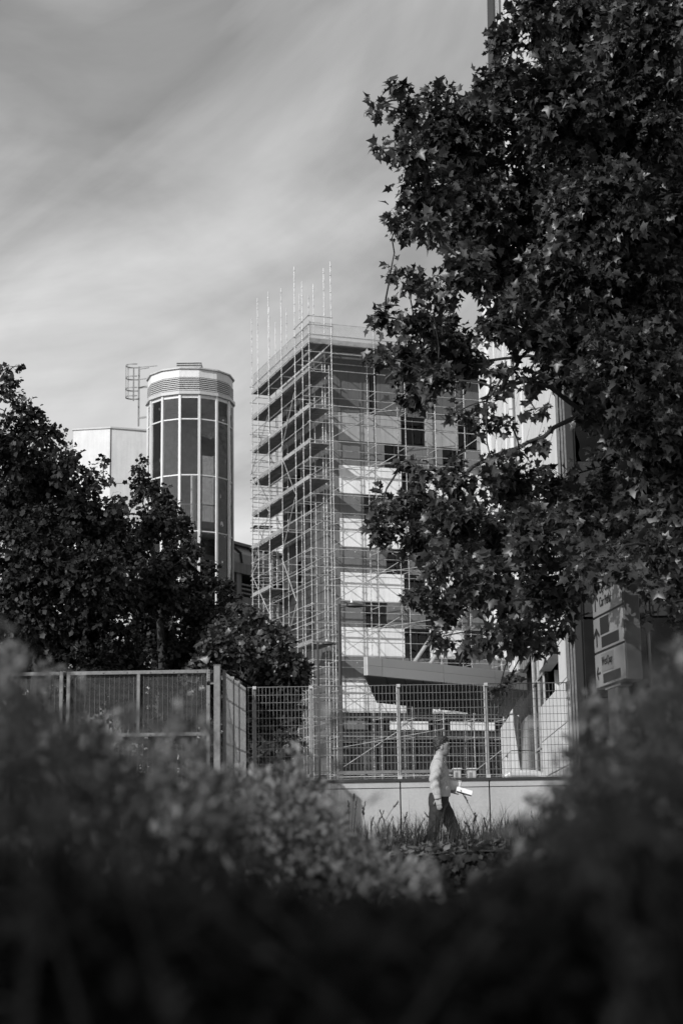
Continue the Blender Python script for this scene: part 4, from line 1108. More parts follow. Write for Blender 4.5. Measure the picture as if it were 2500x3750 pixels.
make_tree('maple_tree', 'pointed maple tree in front of the round glass tower', (r.x, 47), blobB, [(r.x, 47, 0), (r.x, 47, 2.5), (r.x, 47, 5), (r.x - .2, 47, 8), (r.x - .5, 47, 10)], [.22, .18, .14, .09, .04], 'maple', m_leafL, 0.13, 130, 0.3, nleaf=300, group='maples behind the gate', seedv=22)
blobC = B([(870, 2290, 50), (930, 2330, 70), (860, 2380, 80), (980, 2400, 80), (1050, 2420, 55), (1060, 2490, 65), (920, 2470, 100), (790, 2480, 90), (1010, 2560, 80), (880, 2590, 90), (1060, 2620, 55), (960, 2680, 80), (1050, 2720, 55), (840, 2690, 80), (980, 2780, 70), (930, 2260, 45), (1010, 2330, 60), (1090, 2460, 50), (1000, 2480, 90), (920, 2550, 90), (830, 2300, 55), (790, 2370, 75), (760, 2470, 90), (870, 2240, 40)], 35, 39, 8)
r = P(930, 2750, 37)
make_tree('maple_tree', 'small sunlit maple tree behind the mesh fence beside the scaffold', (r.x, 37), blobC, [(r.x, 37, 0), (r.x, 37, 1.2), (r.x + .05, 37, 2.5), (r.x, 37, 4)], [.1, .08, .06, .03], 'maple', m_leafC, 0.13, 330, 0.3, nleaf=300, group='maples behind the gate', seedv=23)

# hedge behind the gates
h0 = P(-150, 2700, 29.5); h1 = P(860, 2700, 29.5)
hedge = thing('hedge', 'dark dense hedge seen through the steel mesh gates', 'hedge', ((h0.x + h1.x) / 2, 29.5, 0))
nh = 6500
hp = np.stack([RNG.uniform(h0.x, h1.x, nh), 29.0 + RNG.random(nh) ** 2 * 1.2, RNG.random(nh) ** 0.8 * 2.5], 1); hp[:, 2] *= 1 + 0.12 * np.sin(hp[:, 0] * 3.3)
hv = [leaf_variant('maple', .3, .3, .1), leaf_variant('maple', -.2, .3, -.2)]
V, F = bake(hv, hp, np.stack([RNG.normal(size=nh), RNG.normal(size=nh) - .5, RNG.normal(size=nh) * .6], 1), RNG.normal(size=(nh, 3)) * .6 + np.array([-.2, -.4, .8]), RNG.uniform(.08, .17, nh), RNG.integers(0, 2, nh))
tag(link('foliage', mesh_np('foliage', V - np.array(ROOT[hedge.name]), F, m_leafL), hedge), kind='stuff')
sg_ = []
for q in range(60):
    xx = h0.x + (h1.x - h0.x) * q / 60; sg_.append((np.array([xx, 29.8, 0]), np.array([xx + .2, 29.6, 2.2]), .02, .006))
twigs_mesh(sg_, m_bark, 'stems', hedge)
# an added tree out of frame, crown shaped to shade the foreground shrubs
def world_blob(x, y, z, r):
    return (x, y, z, r)
st_ = thing('added_shade_tree', 'added unseen tree shading the foreground shrubs, outside the picture at the left', 'tree', (-5.6, -7.8, 0))
MB().path([Vector((-5.6, -7.8, 0)), Vector((-5.5, -7.8, 2.5)), Vector((-5.2, -7.6, 4.5)), Vector((-4.8, -7.4, 6.5))], [.2, .17, .13, .05], 10).build('trunk', m_bark, st_)
ns = 6000; cs = np.array([[-6.2, -5.3, 4.0, 1.3], [-5.0, -5.4, 4.0, 1.3], [-3.9, -5.3, 4.0, 1.3], [-2.9, -5.2, 3.9, 1.2], [-5.6, -6.4, 3.6, 1.4], [-4.2, -6.6, 3.6, 1.4], [-7.0, -8.7, 5.8, 1.5], [-5.6, -8.8, 5.9, 1.5], [-4.4, -8.6, 5.8, 1.4]]); cs[:, 1] += 0.7
ci = RNG.integers(0, len(cs), ns); vv_ = norm(RNG.normal(size=(ns, 3))) * (RNG.random(ns) ** 0.45)[:, None]
sp_ = cs[ci][:, :3] + vv_ * cs[ci][:, 3:4]
V, F = bake(hv, sp_, RNG.normal(size=(ns, 3)) + np.array([0, 0, -.4]), RNG.normal(size=(ns, 3)) * .6 + np.array([0, 0, 1.0]), RNG.uniform(.2, .32, ns), RNG.integers(0, 2, ns))
tag(link('crown', mesh_np('crown', V - np.array(ROOT[st_.name]), F, m_leafL), st_), kind='stuff')
for c in cs:
    MB().path([Vector((-5.3, -7.65, 4.0)), Vector(c[:3]) * .5 + Vector((-5.3, -7.65, 4.4)) * .5, Vector(c[:3])], [.07, .05, .02], 6).build('branch', m_bark, st_)

# an added unseen tall tree, placed to shade the right of the plane tree
s2 = thing('added_shade_tree', 'added unseen tall tree shading the plane tree, outside the picture at the upper left', 'tree', (-5.2, 4.6, 0))
MB().path([Vector((-5.2, 4.6, 0)), Vector((-5.1, 4.6, 5)), Vector((-4.6, 4.8, 10)), Vector((-3.8, 5.0, 15))], [.25, .2, .15, .06], 10).build('trunk', m_bark, s2)
ns = 4200; c2 = np.array([[-3.6, 5.0, 16.0, 2.2], [-2.4, 4.6, 17.4, 1.8], [-4.6, 5.6, 14.6, 1.9], [-2.6, 6.2, 15.6, 1.7], [-4.0, 4.4, 17.6, 1.8]])
ci = RNG.integers(0, len(c2), ns); vv_ = norm(RNG.normal(size=(ns, 3))) * (RNG.random(ns) ** 0.45)[:, None]
V, F = bake(hv, c2[ci][:, :3] + vv_ * c2[ci][:, 3:4], RNG.normal(size=(ns, 3)) + np.array([0, 0, -.4]), RNG.normal(size=(ns, 3)) * .6 + np.array([0, 0, 1.0]), RNG.uniform(.2, .32, ns), RNG.integers(0, 2, ns))
tag(link('crown', mesh_np('crown', V - np.array(ROOT[s2.name]), F, m_leafL), s2), kind='stuff')
for c in c2:
    MB().path([Vector((-4.6, 4.8, 10)), Vector(c[:3]) * .5 + Vector((-4.6, 4.8, 12.5)) * .5, Vector(c[:3])], [.09, .06, .02], 6).build('branch', m_bark, s2)

# ------------------------------------------------------------------ verge grass, leaf litter, seed stalks
n = 22000
gx = RNG.uniform(-4, 6, n); gy = 13.25 + 3.5 * RNG.random(n)
# clumps
cl = 0.55 + 0.45 * np.sin(gx * 3.1 + 1.7 * np.sin(gy * 2.3)) * np.sin(gy * 2.1 + gx)
gh = (0.07 + 0.21 * RNG.random(n) ** 1.4) * (0.5 + cl) + 0.10 * (RNG.random(n) < 0.08)
gz_ = np.array([verge_z(a, b) for a, b in zip(gx, gy)])
ang = RNG.uniform(0, 2 * math.pi, n); bend = gh * RNG.uniform(0.1, 1.1, n); wd = RNG.uniform(0.0012, 0.0036, n)
base = np.stack([gx, gy, gz_ - 0.01], 1); dirv = np.stack([np.cos(ang), np.sin(ang), np.zeros(n)], 1); sdv = np.stack([-np.sin(ang), np.cos(ang), np.zeros(n)], 1)
up = np.array([0, 0, 1.0])
Vs = []
for (f, bw_, wk) in ((0, 0, 1.0), (0.45, 0.25, 0.9), (0.8, 0.62, 0.55), (1.0, 1.0, 0.0)):
    c = base + up * (gh * f)[:, None] + dirv * (bend * bw_)[:, None]
    Vs += [c - sdv * (wd * wk)[:, None], c + sdv * (wd * wk)[:, None]]
V = np.stack(Vs, 1).reshape(-1, 3)
F = (np.array([[0, 1, 3, 2], [2, 3, 5, 4], [4, 5, 7, 6]])[None] + (np.arange(n) * 8)[:, None, None]).reshape(-1, 4)
o = link('grass', mesh_np('grass', V, F, m_grass)); tag(o, 'rough dark grass growing along the verge', 'grass', kind='stuff')
# litter and low broad weeds
variants = [leaf_variant('plane', 0.3, 0.3, 0.2), leaf_variant('maple', -0.2, 0.3, -0.2)]
n = 1800
lx = RNG.uniform(-4, 6, n); ly = 13.08 + 1.5 * RNG.random(n) ** 1.5
lz_ = np.array([verge_z(a, b) for a, b in zip(lx, ly)]) + RNG.uniform(-0.02, 0.07, n)
d = np.stack([RNG.normal(size=n), RNG.normal(size=n), RNG.normal(size=n) * .15], 1); nrm_ = np.stack([RNG.normal(size=n) * .5, RNG.normal(size=n) * .5 - .3, np.ones(n)], 1)
V, F = bake(variants, np.stack([lx, ly, lz_], 1), d, nrm_, RNG.uniform(0.04, 0.10, n), RNG.integers(0, 2, n))
o = link('leaf_litter', mesh_np('leaf_litter', V, F, m_dry)); tag(o, 'dry fallen leaves scattered along the verge edge', 'leaf litter', kind='stuff')

# dark ivy trailing over the kerb
m_ivy = leafmat('ivy_leaf', 0.012, 0.018, 0.6, 0.05, 12.0, 0.2)
n = 3200
ix = RNG.uniform(-3, 5, n); iz = 0.34 - 0.32 * RNG.random(n) ** 1.1 * (0.75 + 0.25 * np.sin(ix * 4.1) * np.sin(ix * 1.7 + 1))
V, F = bake([leaf_variant('maple', .3, .3, .1), leaf_variant('maple', -.2, .3, -.2)], np.stack([ix, 12.93 + 0.03 * RNG.normal(size=n), iz], 1), np.stack([RNG.normal(size=n) * .6, -.35 + .3 * RNG.normal(size=n), -1 + .5 * RNG.normal(size=n)], 1), np.stack([RNG.normal(size=n) * .5, -1 + .3 * RNG.normal(size=n), .5 + .4 * RNG.normal(size=n)], 1), RNG.uniform(.035, .075, n), RNG.integers(0, 2, n))
o = link('ivy', mesh_np('ivy', V, F, m_ivy)); tag(o, 'dark ivy trailing over the kerb below the verge', 'ivy', kind='stuff')

heads = [(45, 1030, 0), (80, 985, 0.02), (100, 1000, .03), (150, 1030, .03), (133, 1052, -.02), (355, 1030, .12), (265, 1092, .06), (248, 1082, -.05), (415, 1100, .03), (535, 1100, -.10), (520, 1142, .04), (765, 962, -.12), (850, 1100, .02), (855, 1120, .03), (945, 1078, 0), (1022, 1138, .02), (1060, 1142, .03), (1165, 1120, .01), (1210, 1090, -.02), (1262, 1140, -.05), (908, 1135, -.02), (785, 1155, -.06), (738, 1133, .01), (320, 1130, .04), (200, 1130, .02), (1120, 1150, .03)]
order = sorted(range(len(heads)), key=lambda q: heads[q][0]); ORD = ['first', 'second', 'third', 'fourth', 'fifth', 'sixth', 'seventh', 'eighth', 'ninth', 'tenth', 'eleventh', 'twelfth', 'thirteenth', 'fourteenth', 'fifteenth', 'sixteenth']
vs_small = [leaf_variant('small', 0.4, 0.2, 0.1)]
for i, (hx, hy, lean) in enumerate(heads):
    px = 1250 + hx / 1.742; py = 2350 + hy / 1.742; Y = 13.9 + 2.3 * ((i * 37) % 26) / 26
    tip = P(px, py, Y); gx0 = tip.x - lean * 1.6; gz0 = verge_z(gx0, Y) - 0.01
    nearest = 'on the verge'
    where = 'left of' if px < 1560 else ('in front of' if px < 1700 else 'right of')
    lab = ['tall', 'slim', 'bent', 'bushy'][i % 4] + ' grass seed stalk on the verge %s the walking person' % where
    side = [q for q in order if (1250 + heads[q][0] / 1.742 < 1617) == (px < 1617)]
    if px < 1617: lab = '%s grass seed stalk, %s from the left among those left of the person' % (['tall', 'slim', 'bent', 'bushy'][i % 4], ORD[side.index(i)])
    else: lab = '%s grass seed stalk, %s from the person among those to the right' % (['tall', 'slim', 'bent', 'bushy'][i % 4], ORD[side.index(i)])
    st = thing('grass_stalk', lab, 'grass stalk', (gx0, Y, gz0), 'seed stalks on the verge')
    b = Vector((gx0, Y, gz0)); m1 = b.lerp(tip, 0.5) + Vector((-lean * 0.25, 0, 0.02)); m2 = b.lerp(tip, 0.8) + Vector((-lean * .12, 0, .015))
    MB().path([b, m1, m2, tip], [.0030, .0026, .0022, .0012], 5).build('stem', m_grass, st)
    nh = 16 if i % 4 != 2 else 10; hp = []; hd = []
    hl = 0.10 if i % 4 == 0 else (0.06 if i % 4 == 1 else 0.13)
    td = (tip - m2).normalized()
    for q in range(nh):
        f = q / nh; hp.append(np.array(tip - td * (hl * f))); a = random.uniform(0, 6.28)
        spread = 0.25 + (0.35 if i % 4 == 3 else 0.15) * f
        hd.append(np.array(td) + np.array([math.cos(a) * spread, math.sin(a) * spread, 0.1]))
    V, F = bake(vs_small, np.array(hp), np.array(hd), RNG.normal(size=(nh, 3)) + np.array([0, 0, .3]), RNG.uniform(0.02, 0.036, nh), np.zeros(nh, int))
    tag(link('seed_head', mesh_np('seed_head', V - np.array(ROOT[st.name]), F, m_grass), st), kind='stuff')

# ------------------------------------------------------------------ foreground shrubs (out of focus)
def shrub(label, outline, y0, y1, nst, drop, lsize, seedv, m=None, leaves=34, shoots=40, rise=(40, 190), tips=10):
    rg = np.random.default_rng(seedv)
    ox = np.array([p[0] for p in outline], float); oy = np.array([p[1] for p in outline], float)
    yc = (y0 + y1) / 2; c = P((ox[0] + ox[-1]) / 2, 3000, yc)
    t = thing('shrub', label, 'shrub', (c.x, yc, 0), 'out of focus shrubs in the foreground')
    segs = []; pos = []; dr = []; nr = []; sz = []; tp_ = [[], [], [], []]
    for k in range(nst + shoots):
        px = rg.uniform(ox[0], ox[-1]); top = np.interp(px, ox, oy); Y = rg.uniform(y0, y1)
        shoot = k >= nst
        top += 60 + 38 * math.sin(px / 63.0 + seedv) + 24 * math.sin(px / 29.0)
        py = top - rg.uniform(*rise) if shoot else top + (rg.random() ** 1.5) * drop
        tip = np.array(P(px, py, Y))
        if tip[2] < 0.08: continue
        b = np.array([tip[0] + rg.normal() * 0.25, Y + rg.normal() * 0.15, 0.0])
        m1 = b * .5 + tip * .5 + rg.normal(size=3) * 0.03
        segs.append((b, m1, .004, .003)); segs.append((m1, tip, .003, .001))
        nl = leaves // 3 if shoot else leaves
        td = (tip - m1) / np.linalg.norm(tip - m1); cr = (0.018 if shoot else 0.045) * (Y / 2.6) ** 0.5
        for q in range(nl):
            if q % 2:                                # a loose clump of leaves round the end of the stem
                v = rg.normal(size=3); v /= np.linalg.norm(v)
                p = tip - td * cr * 0.6 + v * cr * rg.random() ** 0.5 * np.array([1.25, 1.25, 0.9]); dd = v + np.array([0, 0, .25])
            else:
                f = 0.3 + 0.7 * rg.random(); p = b * (1 - f) ** 2 + 2 * f * (1 - f) * m1 + f * f * tip; dd = rg.normal(size=3) + np.array([0, 0, .3])
            dd = dd / np.linalg.norm(dd)
            pos.append(p); dr.append(dd); nr.append(rg.normal(size=3) * .6 + np.array([-.3, -.4, .8])); sz.append(lsize * rg.uniform(.6, 1.3))
        if tips and (shoot or rg.random() < 0.22):
            for q in range(tips):
                a = rg.uniform(0, 6.28)
                tp_[0].append(tip - td * rg.uniform(0, .05) + rg.normal(size=3) * .008); tp_[1].append(td * 1.2 + np.array([math.cos(a), math.sin(a), .2]) * .8); tp_[2].append(rg.normal(size=3)); tp_[3].append(lsize * rg.uniform(.5, .9))
    pos = np.array(pos); vv = [leaf_variant('small', .3, .2, 0), leaf_variant('small', -.2, .4, .3)]
    V, F = bake(vv, pos, np.array(dr), np.array(nr), np.array(sz), rg.integers(0, 2, len(pos)))
    tag(link('foliage', mesh_np('foliage', V - np.array(ROOT[t.name]), F, m or m_shrub), t), kind='stuff')
    if tp_[0]:
        V, F = bake(vv, np.array(tp_[0]), np.array(tp_[1]), np.array(tp_[2]), np.array(tp_[3]), rg.integers(0, 2, len(tp_[0])))
        tag(link('shoot_tips', mesh_np('shoot_tips', V - np.array(ROOT[t.name]), F, m_tip), t), kind='stuff')
    twigs_mesh(segs, m_bark, 'stems', t)
    return t
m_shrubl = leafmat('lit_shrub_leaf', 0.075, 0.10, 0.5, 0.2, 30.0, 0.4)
shrub('large blurred shrub at the left in front of the mesh gate', [(-400, 2420), (-100, 2440), (60, 2470), (130, 2530), (260, 2600), (380, 2660), (450, 2720), (620, 2770), (760, 2800), (850, 2860)], 2.4, 4.0, 480, 900, 0.028, 31, shoots=60, rise=(30, 230), leaves=40)
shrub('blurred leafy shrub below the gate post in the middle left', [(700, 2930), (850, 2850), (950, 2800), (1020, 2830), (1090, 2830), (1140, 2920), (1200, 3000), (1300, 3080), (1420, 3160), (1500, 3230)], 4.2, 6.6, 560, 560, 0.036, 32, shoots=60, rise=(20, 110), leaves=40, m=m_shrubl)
shrub('tall blurred wispy shrub at the right below the direction sign', [(1860, 3200), (1960, 3090), (2020, 2970), (2080, 2890), (2130, 2790), (2180, 2710), (2240, 2720), (2300, 2640), (2380, 2660), (2440, 2560), (2520, 2520), (2750, 2480)], 2.2, 4.2, 500, 900, 0.027, 33, shoots=60, rise=(30, 240), leaves=40)
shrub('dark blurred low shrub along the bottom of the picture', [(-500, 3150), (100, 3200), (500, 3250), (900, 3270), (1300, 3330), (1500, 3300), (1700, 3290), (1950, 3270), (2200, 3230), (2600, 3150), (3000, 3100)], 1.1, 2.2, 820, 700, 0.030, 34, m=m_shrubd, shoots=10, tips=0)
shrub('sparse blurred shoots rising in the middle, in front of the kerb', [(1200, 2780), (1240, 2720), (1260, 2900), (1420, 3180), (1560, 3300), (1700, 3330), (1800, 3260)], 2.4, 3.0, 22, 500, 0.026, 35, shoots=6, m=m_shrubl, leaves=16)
shrub('very blurred thin shoots close to the lens at the left edge', [(-120, 2560), (60, 2520), (200, 2640), (360, 2620), (420, 2760)], 0.95, 1.25, 9, 400, 0.020, 36, shoots=5, rise=(20, 150))
shrub('very blurred thin shoots close to the lens at the right edge', [(2080, 2820), (2200, 2700), (2330, 2560), (2460, 2480), (2620, 2450)], 1.0, 1.3, 12, 400, 0.020, 37, shoots=6, rise=(20, 160))

# ------------------------------------------------------------------ walking person
PY_ = 21.0
pp = P(1617, 2900, PY_); PX_ = pp.x
person = thing('person', 'person in a pale shirt and dark trousers walking right beside the wall', 'person', (PX_, PY_, 0.004))
def ring_tube(mb, rings, n=16):
    """rings: (cx, cy, cz, rx, ry, tilt): ellipses in the plane across the path; path mostly vertical; x forward, y sideways"""
    vs = []
    for i, rgx in enumerate(rings):
        c = Vector(rgx[:3]); rx, ry = rgx[3], rgx[4]
        a = Vector(rings[max(0, i - 1)][:3]); b = Vector(rings[min(len(rings) - 1, i + 1)][:3])
        d = (b - a).normalized(); xx = Vector((1, 0, 0)); xx = (xx - d * xx.dot(d))
        if xx.length < 0.2: xx = Vector((0, 0, 1)) - d * d.z
        xx.normalize(); yy = d.cross(xx)
        for k in range(n):
            t = 2 * math.pi * k / n; vs.append(c + xx * (rx * math.cos(t)) + yy * (ry * math.sin(t)))
    m = len(rings)
    fs = [(i * n + k, i * n + (k + 1) % n, (i + 1) * n + (k + 1) % n, (i + 1) * n + k) for i in range(m - 1) for k in range(n)]
    fs += [tuple(reversed(range(n))), tuple(range((m - 1) * n, m * n))]
    mb.add(vs, fs, True); return mb
def ball(mb, c, r, n=12):
    rr = []
    for i in range(n + 1):
        t = math.pi * i / n; rr.append((c[0], c[1], c[2] - r[2] * math.cos(t), max(1e-4, r[0] * math.sin(t)), max(1e-4, r[1] * math.sin(t))))
    vs = []
    for q in rr:
        for k in range(16):
            t = 2 * math.pi * k / 16; vs.append((q[0] + q[3] * math.cos(t), q[1] + q[4] * math.sin(t), q[2]))
    fs = [(i * 16 + k, i * 16 + (k + 1) % 16, (i + 1) * 16 + (k + 1) % 16, (i + 1) * 16 + k) for i in range(n) for k in range(16)]
    fs += [tuple(reversed(range(16))), tuple(range(n * 16, n * 16 + 16))]
    mb.add(vs, fs, True); return mb
def fused(mb, name, m, voxel, parent, disp=None, smooth=3):
    me = bpy.data.meshes.new(name); me.from_pydata([tuple(v) for v in mb.v], [], mb.f); me.update()
    tmp = bpy.data.objects.new('tmp_fuse', me); COL.objects.link(tmp)
    bm = bmesh.new(); bm.from_mesh(me); bmesh.ops.recalc_face_normals(bm, faces=bm.faces); bm.to_mesh(me); bm.free()
    md = tmp.modifiers.new('r', 'REMESH'); md.mode = 'VOXEL'; md.voxel_size = voxel; md.use_smooth_shade = True
    sm = tmp.modifiers.new('s', 'SMOOTH'); sm.factor = 0.5; sm.iterations = smooth
    dg = bpy.context.evaluated_depsgraph_get(); out_ = bpy.data.meshes.new_from_object(tmp.evaluated_get(dg))
    bpy.data.objects.remove(tmp)
    n = len(out_.vertices)
    co = np.empty(n * 3, np.float32); out_.vertices.foreach_get('co', co); co = co.reshape(-1, 3)
    if disp is not None:
        no = np.empty(n * 3, np.float32); out_.vertices.foreach_get('normal', no); no = no.reshape(-1, 3)
        co = co + no * disp(co)[:, None]
    co = co + np.array([PX_, PY_, 0.004], np.float32) - np.array(ROOT[parent.name], np.float32)
    out_.vertices.foreach_set('co', co.astype(np.float32).ravel())
    out_.polygons.foreach_set('use_smooth', np.ones(len(out_.polygons), bool))
    out_.materials.clear(); out_.materials.append(m); out_.update(); out_.name = name
    return link(name, out_, parent)
m_skin = mat('skin', 0.24, 0.5, var=0.08, scale=30)
m_shirt = mat('shirt_cloth', 0.31, 0.85, var=0.08, scale=8, fine=0.04, bump=0.35, bscale=22)
m_trous = mat('trouser_cloth', 0.013, 0.85, var=0.15, scale=10, bump=0.8, bscale=14)
m_hair = mat('dark_hair', 0.018, 0.6, var=0.4, scale=60)
m_beard = mat('stubble', 0.11, 0.7, var=0.2, scale=80)
m_shoe = mat('dark_shoe', 0.02, 0.45, var=0.1)
SHY = 0.205   # half shoulder width
def hand(mb, wrist, dirv, palmn, s=1.0, curl=0.35, thumb=1):
    """palm plus five separate, bent fingers. dirv: towards the fingertips, palmn: palm normal"""
    d = Vector(dirv).normalized(); n = Vector(palmn); n = (n - d * n.dot(d)).normalized(); sx = d.cross(n)
    w0 = Vector(wrist); pc = w0 + d * 0.05 * s
    mb.box(pc, sx * 0.038 * s, d * 0.047 * s, n * 0.013 * s)
    for i, (o, L) in enumerate(((-0.030, 0.075), (-0.010, 0.085), (0.010, 0.080), (0.029, 0.062))):
        p0 = w0 + d * 0.085 * s + sx * o * s; q = p0; dd = d.copy(); rr = 0.0088 * s
        for k in range(3):
            dd = (dd + n * curl * (0.6 + 0.4 * k)).normalized(); q2 = q + dd * (L * (0.44, 0.32, 0.24)[k]) * s
            mb.tube(q, q2, rr, rr * 0.92, 8); q = q2; rr *= 0.92
    p0 = w0 + d * 0.028 * s - sx * 0.032 * s * thumb; q = p0; dd = (d * 0.75 - sx * 0.7 * thumb + n * 0.35).normalized()
    for k in range(2):
        q2 = q + dd * 0.036 * s; mb.tube(q, q2, 0.0105 * s, 0.0095 * s, 8); q = q2; dd = (dd + d * 0.5).normalized()
# body: head, neck, trunk core, arms, legs, hands, one fused surface
bd = MB()
hx, hz = 0.012, 1.628
ball(bd, (hx, 0, hz + 0.012), (0.094, 0.076, 0.112))
ball(bd, (hx + 0.035, 0, hz - 0.058), (0.058, 0.055, 0.058))        # jaw
ball(bd, (hx + 0.060, 0, hz - 0.085), (0.026, 0.030, 0.022))        # chin
ring_tube(bd, [(hx + 0.080, 0, hz + 0.030, 0.012, 0.010), (hx + 0.098, 0, hz - 0.004, 0.016, 0.015), (hx + 0.097, 0, hz - 0.022, 0.014, 0.018), (hx + 0.085, 0, hz - 0.03, .01, .012)], 10)   # nose
ball(bd, (hx + 0.082, 0, hz - 0.050), (0.018, 0.026, 0.012))        # lips
ball(bd, (hx + 0.078, 0, hz + 0.042), (0.022, 0.055, 0.014))        # brow
for s in (-1, 1):
    ball(bd, (hx - 0.004, s * 0.078, hz - 0.004), (0.020, 0.010, 0.034))     # ear
ring_tube(bd, [(-0.035, 0, 1.44, 0.062, 0.066), (-0.022, 0, 1.50, 0.060, 0.060), (-0.006, 0, 1.56, 0.056, 0.056), (0.0, 0, 1.60, 0.055, 0.055)])
ring_tube(bd, [(-0.02, 0, 0.90, .10, .14), (-0.02, 0, 1.05, .09, .13), (-0.03, 0, 1.2, .09, .13), (-0.035, 0, 1.38, .09, .15), (-.035, 0, 1.46, .06, .1)])
armR = [(-0.045, -SHY + .01, 1.425), (-0.085, -SHY - 0.02, 1.30), (-0.105, -SHY - 0.028, 1.19), (-0.088, -SHY - .03, 1.08), (-0.066, -SHY - 0.028, 0.985)]
ring_tube(bd, [(*armR[0], .05, .045), (*armR[1], .045, .042), (*armR[2], .04, .038), (*armR[3], .036, .034), (*armR[4], .026, .03)])
hand(bd, armR[4], (0.12, 0.0, -1), (0.3, 1, 0), 1.0, 0.22, 1)
armL = [(-0.03, SHY, 1.425), (-0.03, SHY + 0.03, 1.28), (-0.01, SHY + .01, 1.14), (0.07, SHY - .05, 1.09), (0.125, SHY - 0.11, 1.075)]
ring_tube(bd, [(*armL[0], .05, .045), (*armL[1], .045, .042), (*armL[2], .04, .038), (*armL[3], .034, .034), (*armL[4], .026, .028)])
hand(bd, armL[4], (0.9, -0.35, -0.12), (-0.2, -0.5, 0.9), 0.98, 0.5, -1)
legN = [(-0.06, -0.095, 0.92), (-0.078, -0.095, 0.78), (-0.105, -0.09, 0.62), (-0.14, -0.09, 0.50), (-0.22, -0.09, 0.28), (-0.29, -0.09, 0.10)]   # near leg trails
legF = [(-0.02, 0.095, 0.92), (0.05, 0.095, 0.78), (0.13, 0.09, 0.62), (0.17, 0.09, 0.50), (0.215, 0.09, 0.28), (0.27, 0.09, 0.10)]    # far leg leads
for lg in (legN, legF):
    ring_tube(bd, [(*p, r1, r2) for p, (r1, r2) in zip(lg, ((.085, .08), (.078, .075), (.062, .06), (.056, .052), (.05, .046), (.036, .034)))])
body = fused(bd, 'body', m_skin, 0.0075, person, smooth=2)

def folds(co):
    x, y, z = co[:, 0], co[:, 1], co[:, 2]
    w1 = np.sin(46 * z + 30 * x + 9 * np.sin(14 * y + 6 * z)) * np.exp(-((z - 1.10) / 0.10) ** 2)
    w2 = np.sin(60 * z - 34 * x + 6 * np.sin(18 * y)) * np.exp(-((z - 1.20) / 0.12) ** 2) * (y < -0.13)
    w3 = np.sin(34 * x + 22 * z + 8 * y) * 0.5
    w4 = np.sin(52 * z + 40 * x + 5 * np.sin(20 * x)) * np.exp(-((z - 1.30) / 0.10) ** 2) * 0.7
    return 0.0070 * w1 + 0.0080 * w2 + 0.002 * w3 + 0.0055 * w4
sh = MB()
ring_tube(sh, [(-0.026, 0, 0.995, .128, .165), (-0.026, 0, 1.03, .134, .168), (-0.020, 0, 1.10, .130, .162), (-0.018, 0, 1.18, .125, .156), (-0.024, 0, 1.27, .124, .162), (-0.034, 0, 1.36, .117, .172), (-0.040, 0, 1.42, .094, .160), (-0.038, 0, 1.455, .072, .105), (-0.03, 0, 1.476, .060, .070)], 24)
ball(sh, (0.02, 0, 1.11), (.098, .13, .09))
ring_tube(sh, [(-0.03, -0.12, 1.435, .062, .060), (-0.05, -SHY + .008, 1.415, .072, .064), (-0.085, -SHY - 0.02, 1.30, .068, .060), (-0.106, -SHY - 0.028, 1.19, .061, .056), (-0.092, -SHY - .03, 1.09, .056, .052), (-0.074, -SHY - 0.028, 1.025, .050, .046), (-0.070, -SHY - .028, .995, .043, .040)], 18)
ring_tube(sh, [(-0.03, 0.12, 1.435, .062, .060), (-0.03, SHY - .005, 1.415, .070, .064), (-0.03, SHY + 0.03, 1.28, .066, .058), (-0.012, SHY + .012, 1.145, .060, .056), (0.06, SHY - .045, 1.095, .050, .050), (0.10, SHY - 0.09, 1.08, .040, .042)], 18)
shirt = fused(sh, 'shirt', m_shirt, 0.0075, person, folds, 2)
co_ = MB()
ring_tube(co_, [(-0.032, 0, 1.462, .074, .078), (-0.024, 0, 1.492, .071, .073), (-0.018, 0, 1.520, .066, .068)], 20)
fused(co_, 'collar', m_shirt, 0.006, shirt, None, 1)
for s in (-1, 1):
    MB().add([Vector((PX_, PY_, 0)) + Vector(v) for v in ((0.040, s * .060, 1.515), (0.058, s * .02, 1.495), (0.070, s * .035, 1.442), (0.036, s * .073, 1.458))], [(0, 1, 2, 3)]).build('collar_point', m_shirt, shirt)
cf = MB(); ring_tube(cf, [(-0.072, -SHY - .028, 1.012, .049, .046), (-0.066, -SHY - .028, 0.965, .045, .042)], 18)
fused(cf, 'cuff', m_shirt, 0.006, shirt, None, 1)
def tfold(co):
    x, y, z = co[:, 0], co[:, 1], co[:, 2]
    return 0.004 * np.sin(40 * z + 25 * x + 5 * np.sin(20 * y)) * np.exp(-((z - .55) / .14) ** 2) + 0.0035 * np.sin(45 * z - 30 * x) * np.exp(-((z - .86) / .06) ** 2)
tr_ = MB()
ring_tube(tr_, [(-0.035, 0, 1.035, .125, .160), (-0.045, 0, .97, .132, .168), (-0.048, 0, .90, .128, .170), (-0.035, 0, .83, .08, .12)], 22)
ball(tr_, (-0.10, -0.08, .93), (.080, .08, .09)); ball(tr_, (-0.10, 0.08, .93), (.075, .08, .09))
for lg in (legN, legF):
    rr = ((.112, .100), (.104, .094), (.085, .080), (.078, .072), (.068, .064), (.066, .062))
    pts = [(*p, r1, r2) for p, (r1, r2) in zip(lg, rr)]; pts[-1] = (lg[-1][0] + .004, lg[-1][1], .075, .064, .060)
    ring_tube(tr_, pts, 18)
fused(tr_, 'trousers', m_trous, 0.0085, person, tfold, 2)
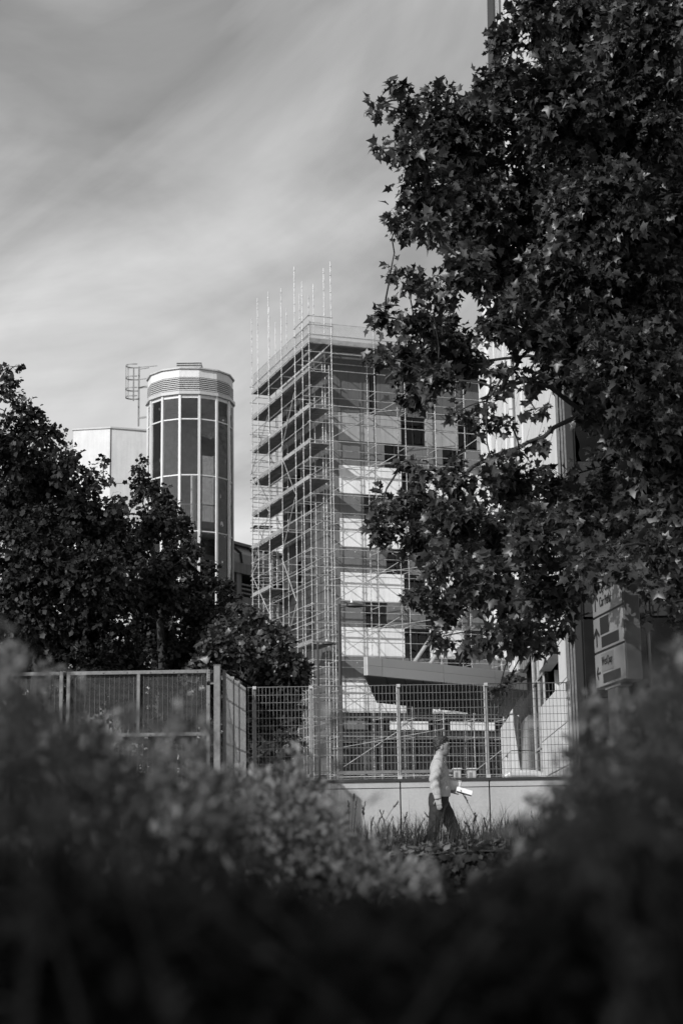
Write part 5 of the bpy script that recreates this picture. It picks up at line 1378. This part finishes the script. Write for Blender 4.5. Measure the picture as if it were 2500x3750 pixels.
for lg, yaw in ((legN, -1), (legF, 1)):
    s_ = MB(); ax, ay = lg[-1][0], lg[-1][1]
    ring_tube(s_, [(ax - .01, ay, .10, .042, .036), (ax, ay, .055, .058, .040), (ax + .02, ay, .02, .085, .044)], 14)
    ball(s_, (ax + .085, ay, .036), (.105, .044, .036)); ball(s_, (ax - .035, ay, .034), (.05, .038, .034))
    fused(s_, 'shoe', m_shoe, 0.007, person, None, 1)
hr = MB()
ball(hr, (hx - 0.020, 0, hz + 0.056), (0.098, 0.084, 0.080)); ball(hr, (hx + 0.022, 0, hz + 0.094), (0.064, 0.066, 0.046)); ball(hr, (hx - 0.056, 0, hz + 0.012), (0.050, 0.074, 0.072)); ball(hr, (hx - 0.03, -0.062, hz + 0.03), (0.045, 0.026, 0.05)); ball(hr, (hx - 0.03, 0.062, hz + 0.03), (0.045, 0.026, 0.05))
ball(hr, (hx + 0.015, 0, hz + 0.108), (0.070, 0.065, 0.036)); ball(hr, (hx + 0.060, 0, hz + 0.106), (0.026, 0.045, 0.028)); ball(hr, (hx - 0.075, 0, hz + 0.080), (0.035, 0.06, 0.045))
def curls(co):
    x, y, z = co[:, 0], co[:, 1], co[:, 2]
    return (0.006 * np.sin(150 * x + 40 * np.sin(60 * z)) * np.sin(130 * z + 50 * y) + 0.004 * np.sin(260 * z + 210 * y)) * (z > 1.60)
fused(hr, 'hair', m_hair, 0.006, person, curls, 1)
bb_ = MB(); ball(bb_, (hx + 0.036, 0, hz - 0.062), (0.0605, 0.0585, 0.0600))
ball(bb_, (hx + 0.062, 0, hz - 0.088), (0.029, 0.033, 0.024))
fused(bb_, 'beard', m_beard, 0.006, person, None, 1)
for s in (-1, 1):
    e_ = MB(); ball(e_, (hx + 0.078, s * 0.034, hz + 0.018), (0.012, 0.013, 0.010)); fused(e_, 'eye', m_hair, 0.003, person, None, 0)
# folder and book, held in the far hand
hc = Vector((PX_, PY_, 0.004))
def quadbox(cx, cz, y, lx, lz, ang, th, nm, m, par=None, tilt=0.35):
    c = hc + Vector((cx, y, cz)); ux = Vector((math.cos(ang), 0, math.sin(ang))); uz = Vector((-math.sin(ang), -tilt, math.cos(ang))).normalized(); un = ux.cross(uz)
    return MB().box(c, ux * lx / 2, un * th / 2, uz * lz / 2), c, ux, uz, un
fo = thing('folder', 'grey document folder held against the person\'s front', 'folder', hc + Vector((.15, .08, 1.08)))
mbx, c, ux, uz, un = quadbox(0.145, 1.130, 0.07, 0.20, 0.19, -0.24, 0.010, 'cover', None)
mbx.build('cover', mat('folder_card', 0.30, 0.6, var=.05), fo, bevel=.002)
MB().box(c + un * .0085, ux * .094, un * .003, uz * .079).build('papers', m_frame, fo)
bk = thing('book', 'white book with a dark edge held out in front of the person', 'book', hc + Vector((.29, .03, 1.04)))
c = hc + Vector((0.285, 0.015, 1.055)); ux = Vector((math.cos(-.30), 0, math.sin(-.30))); uz = Vector((0, -.80, .60)); uz = (uz - ux * uz.dot(ux)).normalized(); uz2 = Vector((-uz.x, .78, .62)); un = ux.cross(Vector((0, .78, .62))).normalized(); uv = un.cross(ux).normalized()
m_bookw = mat('book_cover', 0.80, 0.5, var=.03); m_booke = mat('book_edge', 0.09, 0.6, var=.1)
MB().box(c, ux * .100, uv * .045, un * .014).build('pages', m_booke, bk)
MB().box(c - un * .0165, ux * .103, uv * .048, un * .002).build('cover', m_bookw, bk)
MB().box(c + un * .0165, ux * .103, uv * .048, un * .002).build('cover', m_bookw, bk)
print('OBJECTS', len(bpy.data.objects), 'TRIS', sum(len(o.data.loops) - 2 * len(o.data.polygons) for o in bpy.data.objects if o.type == 'MESH'))
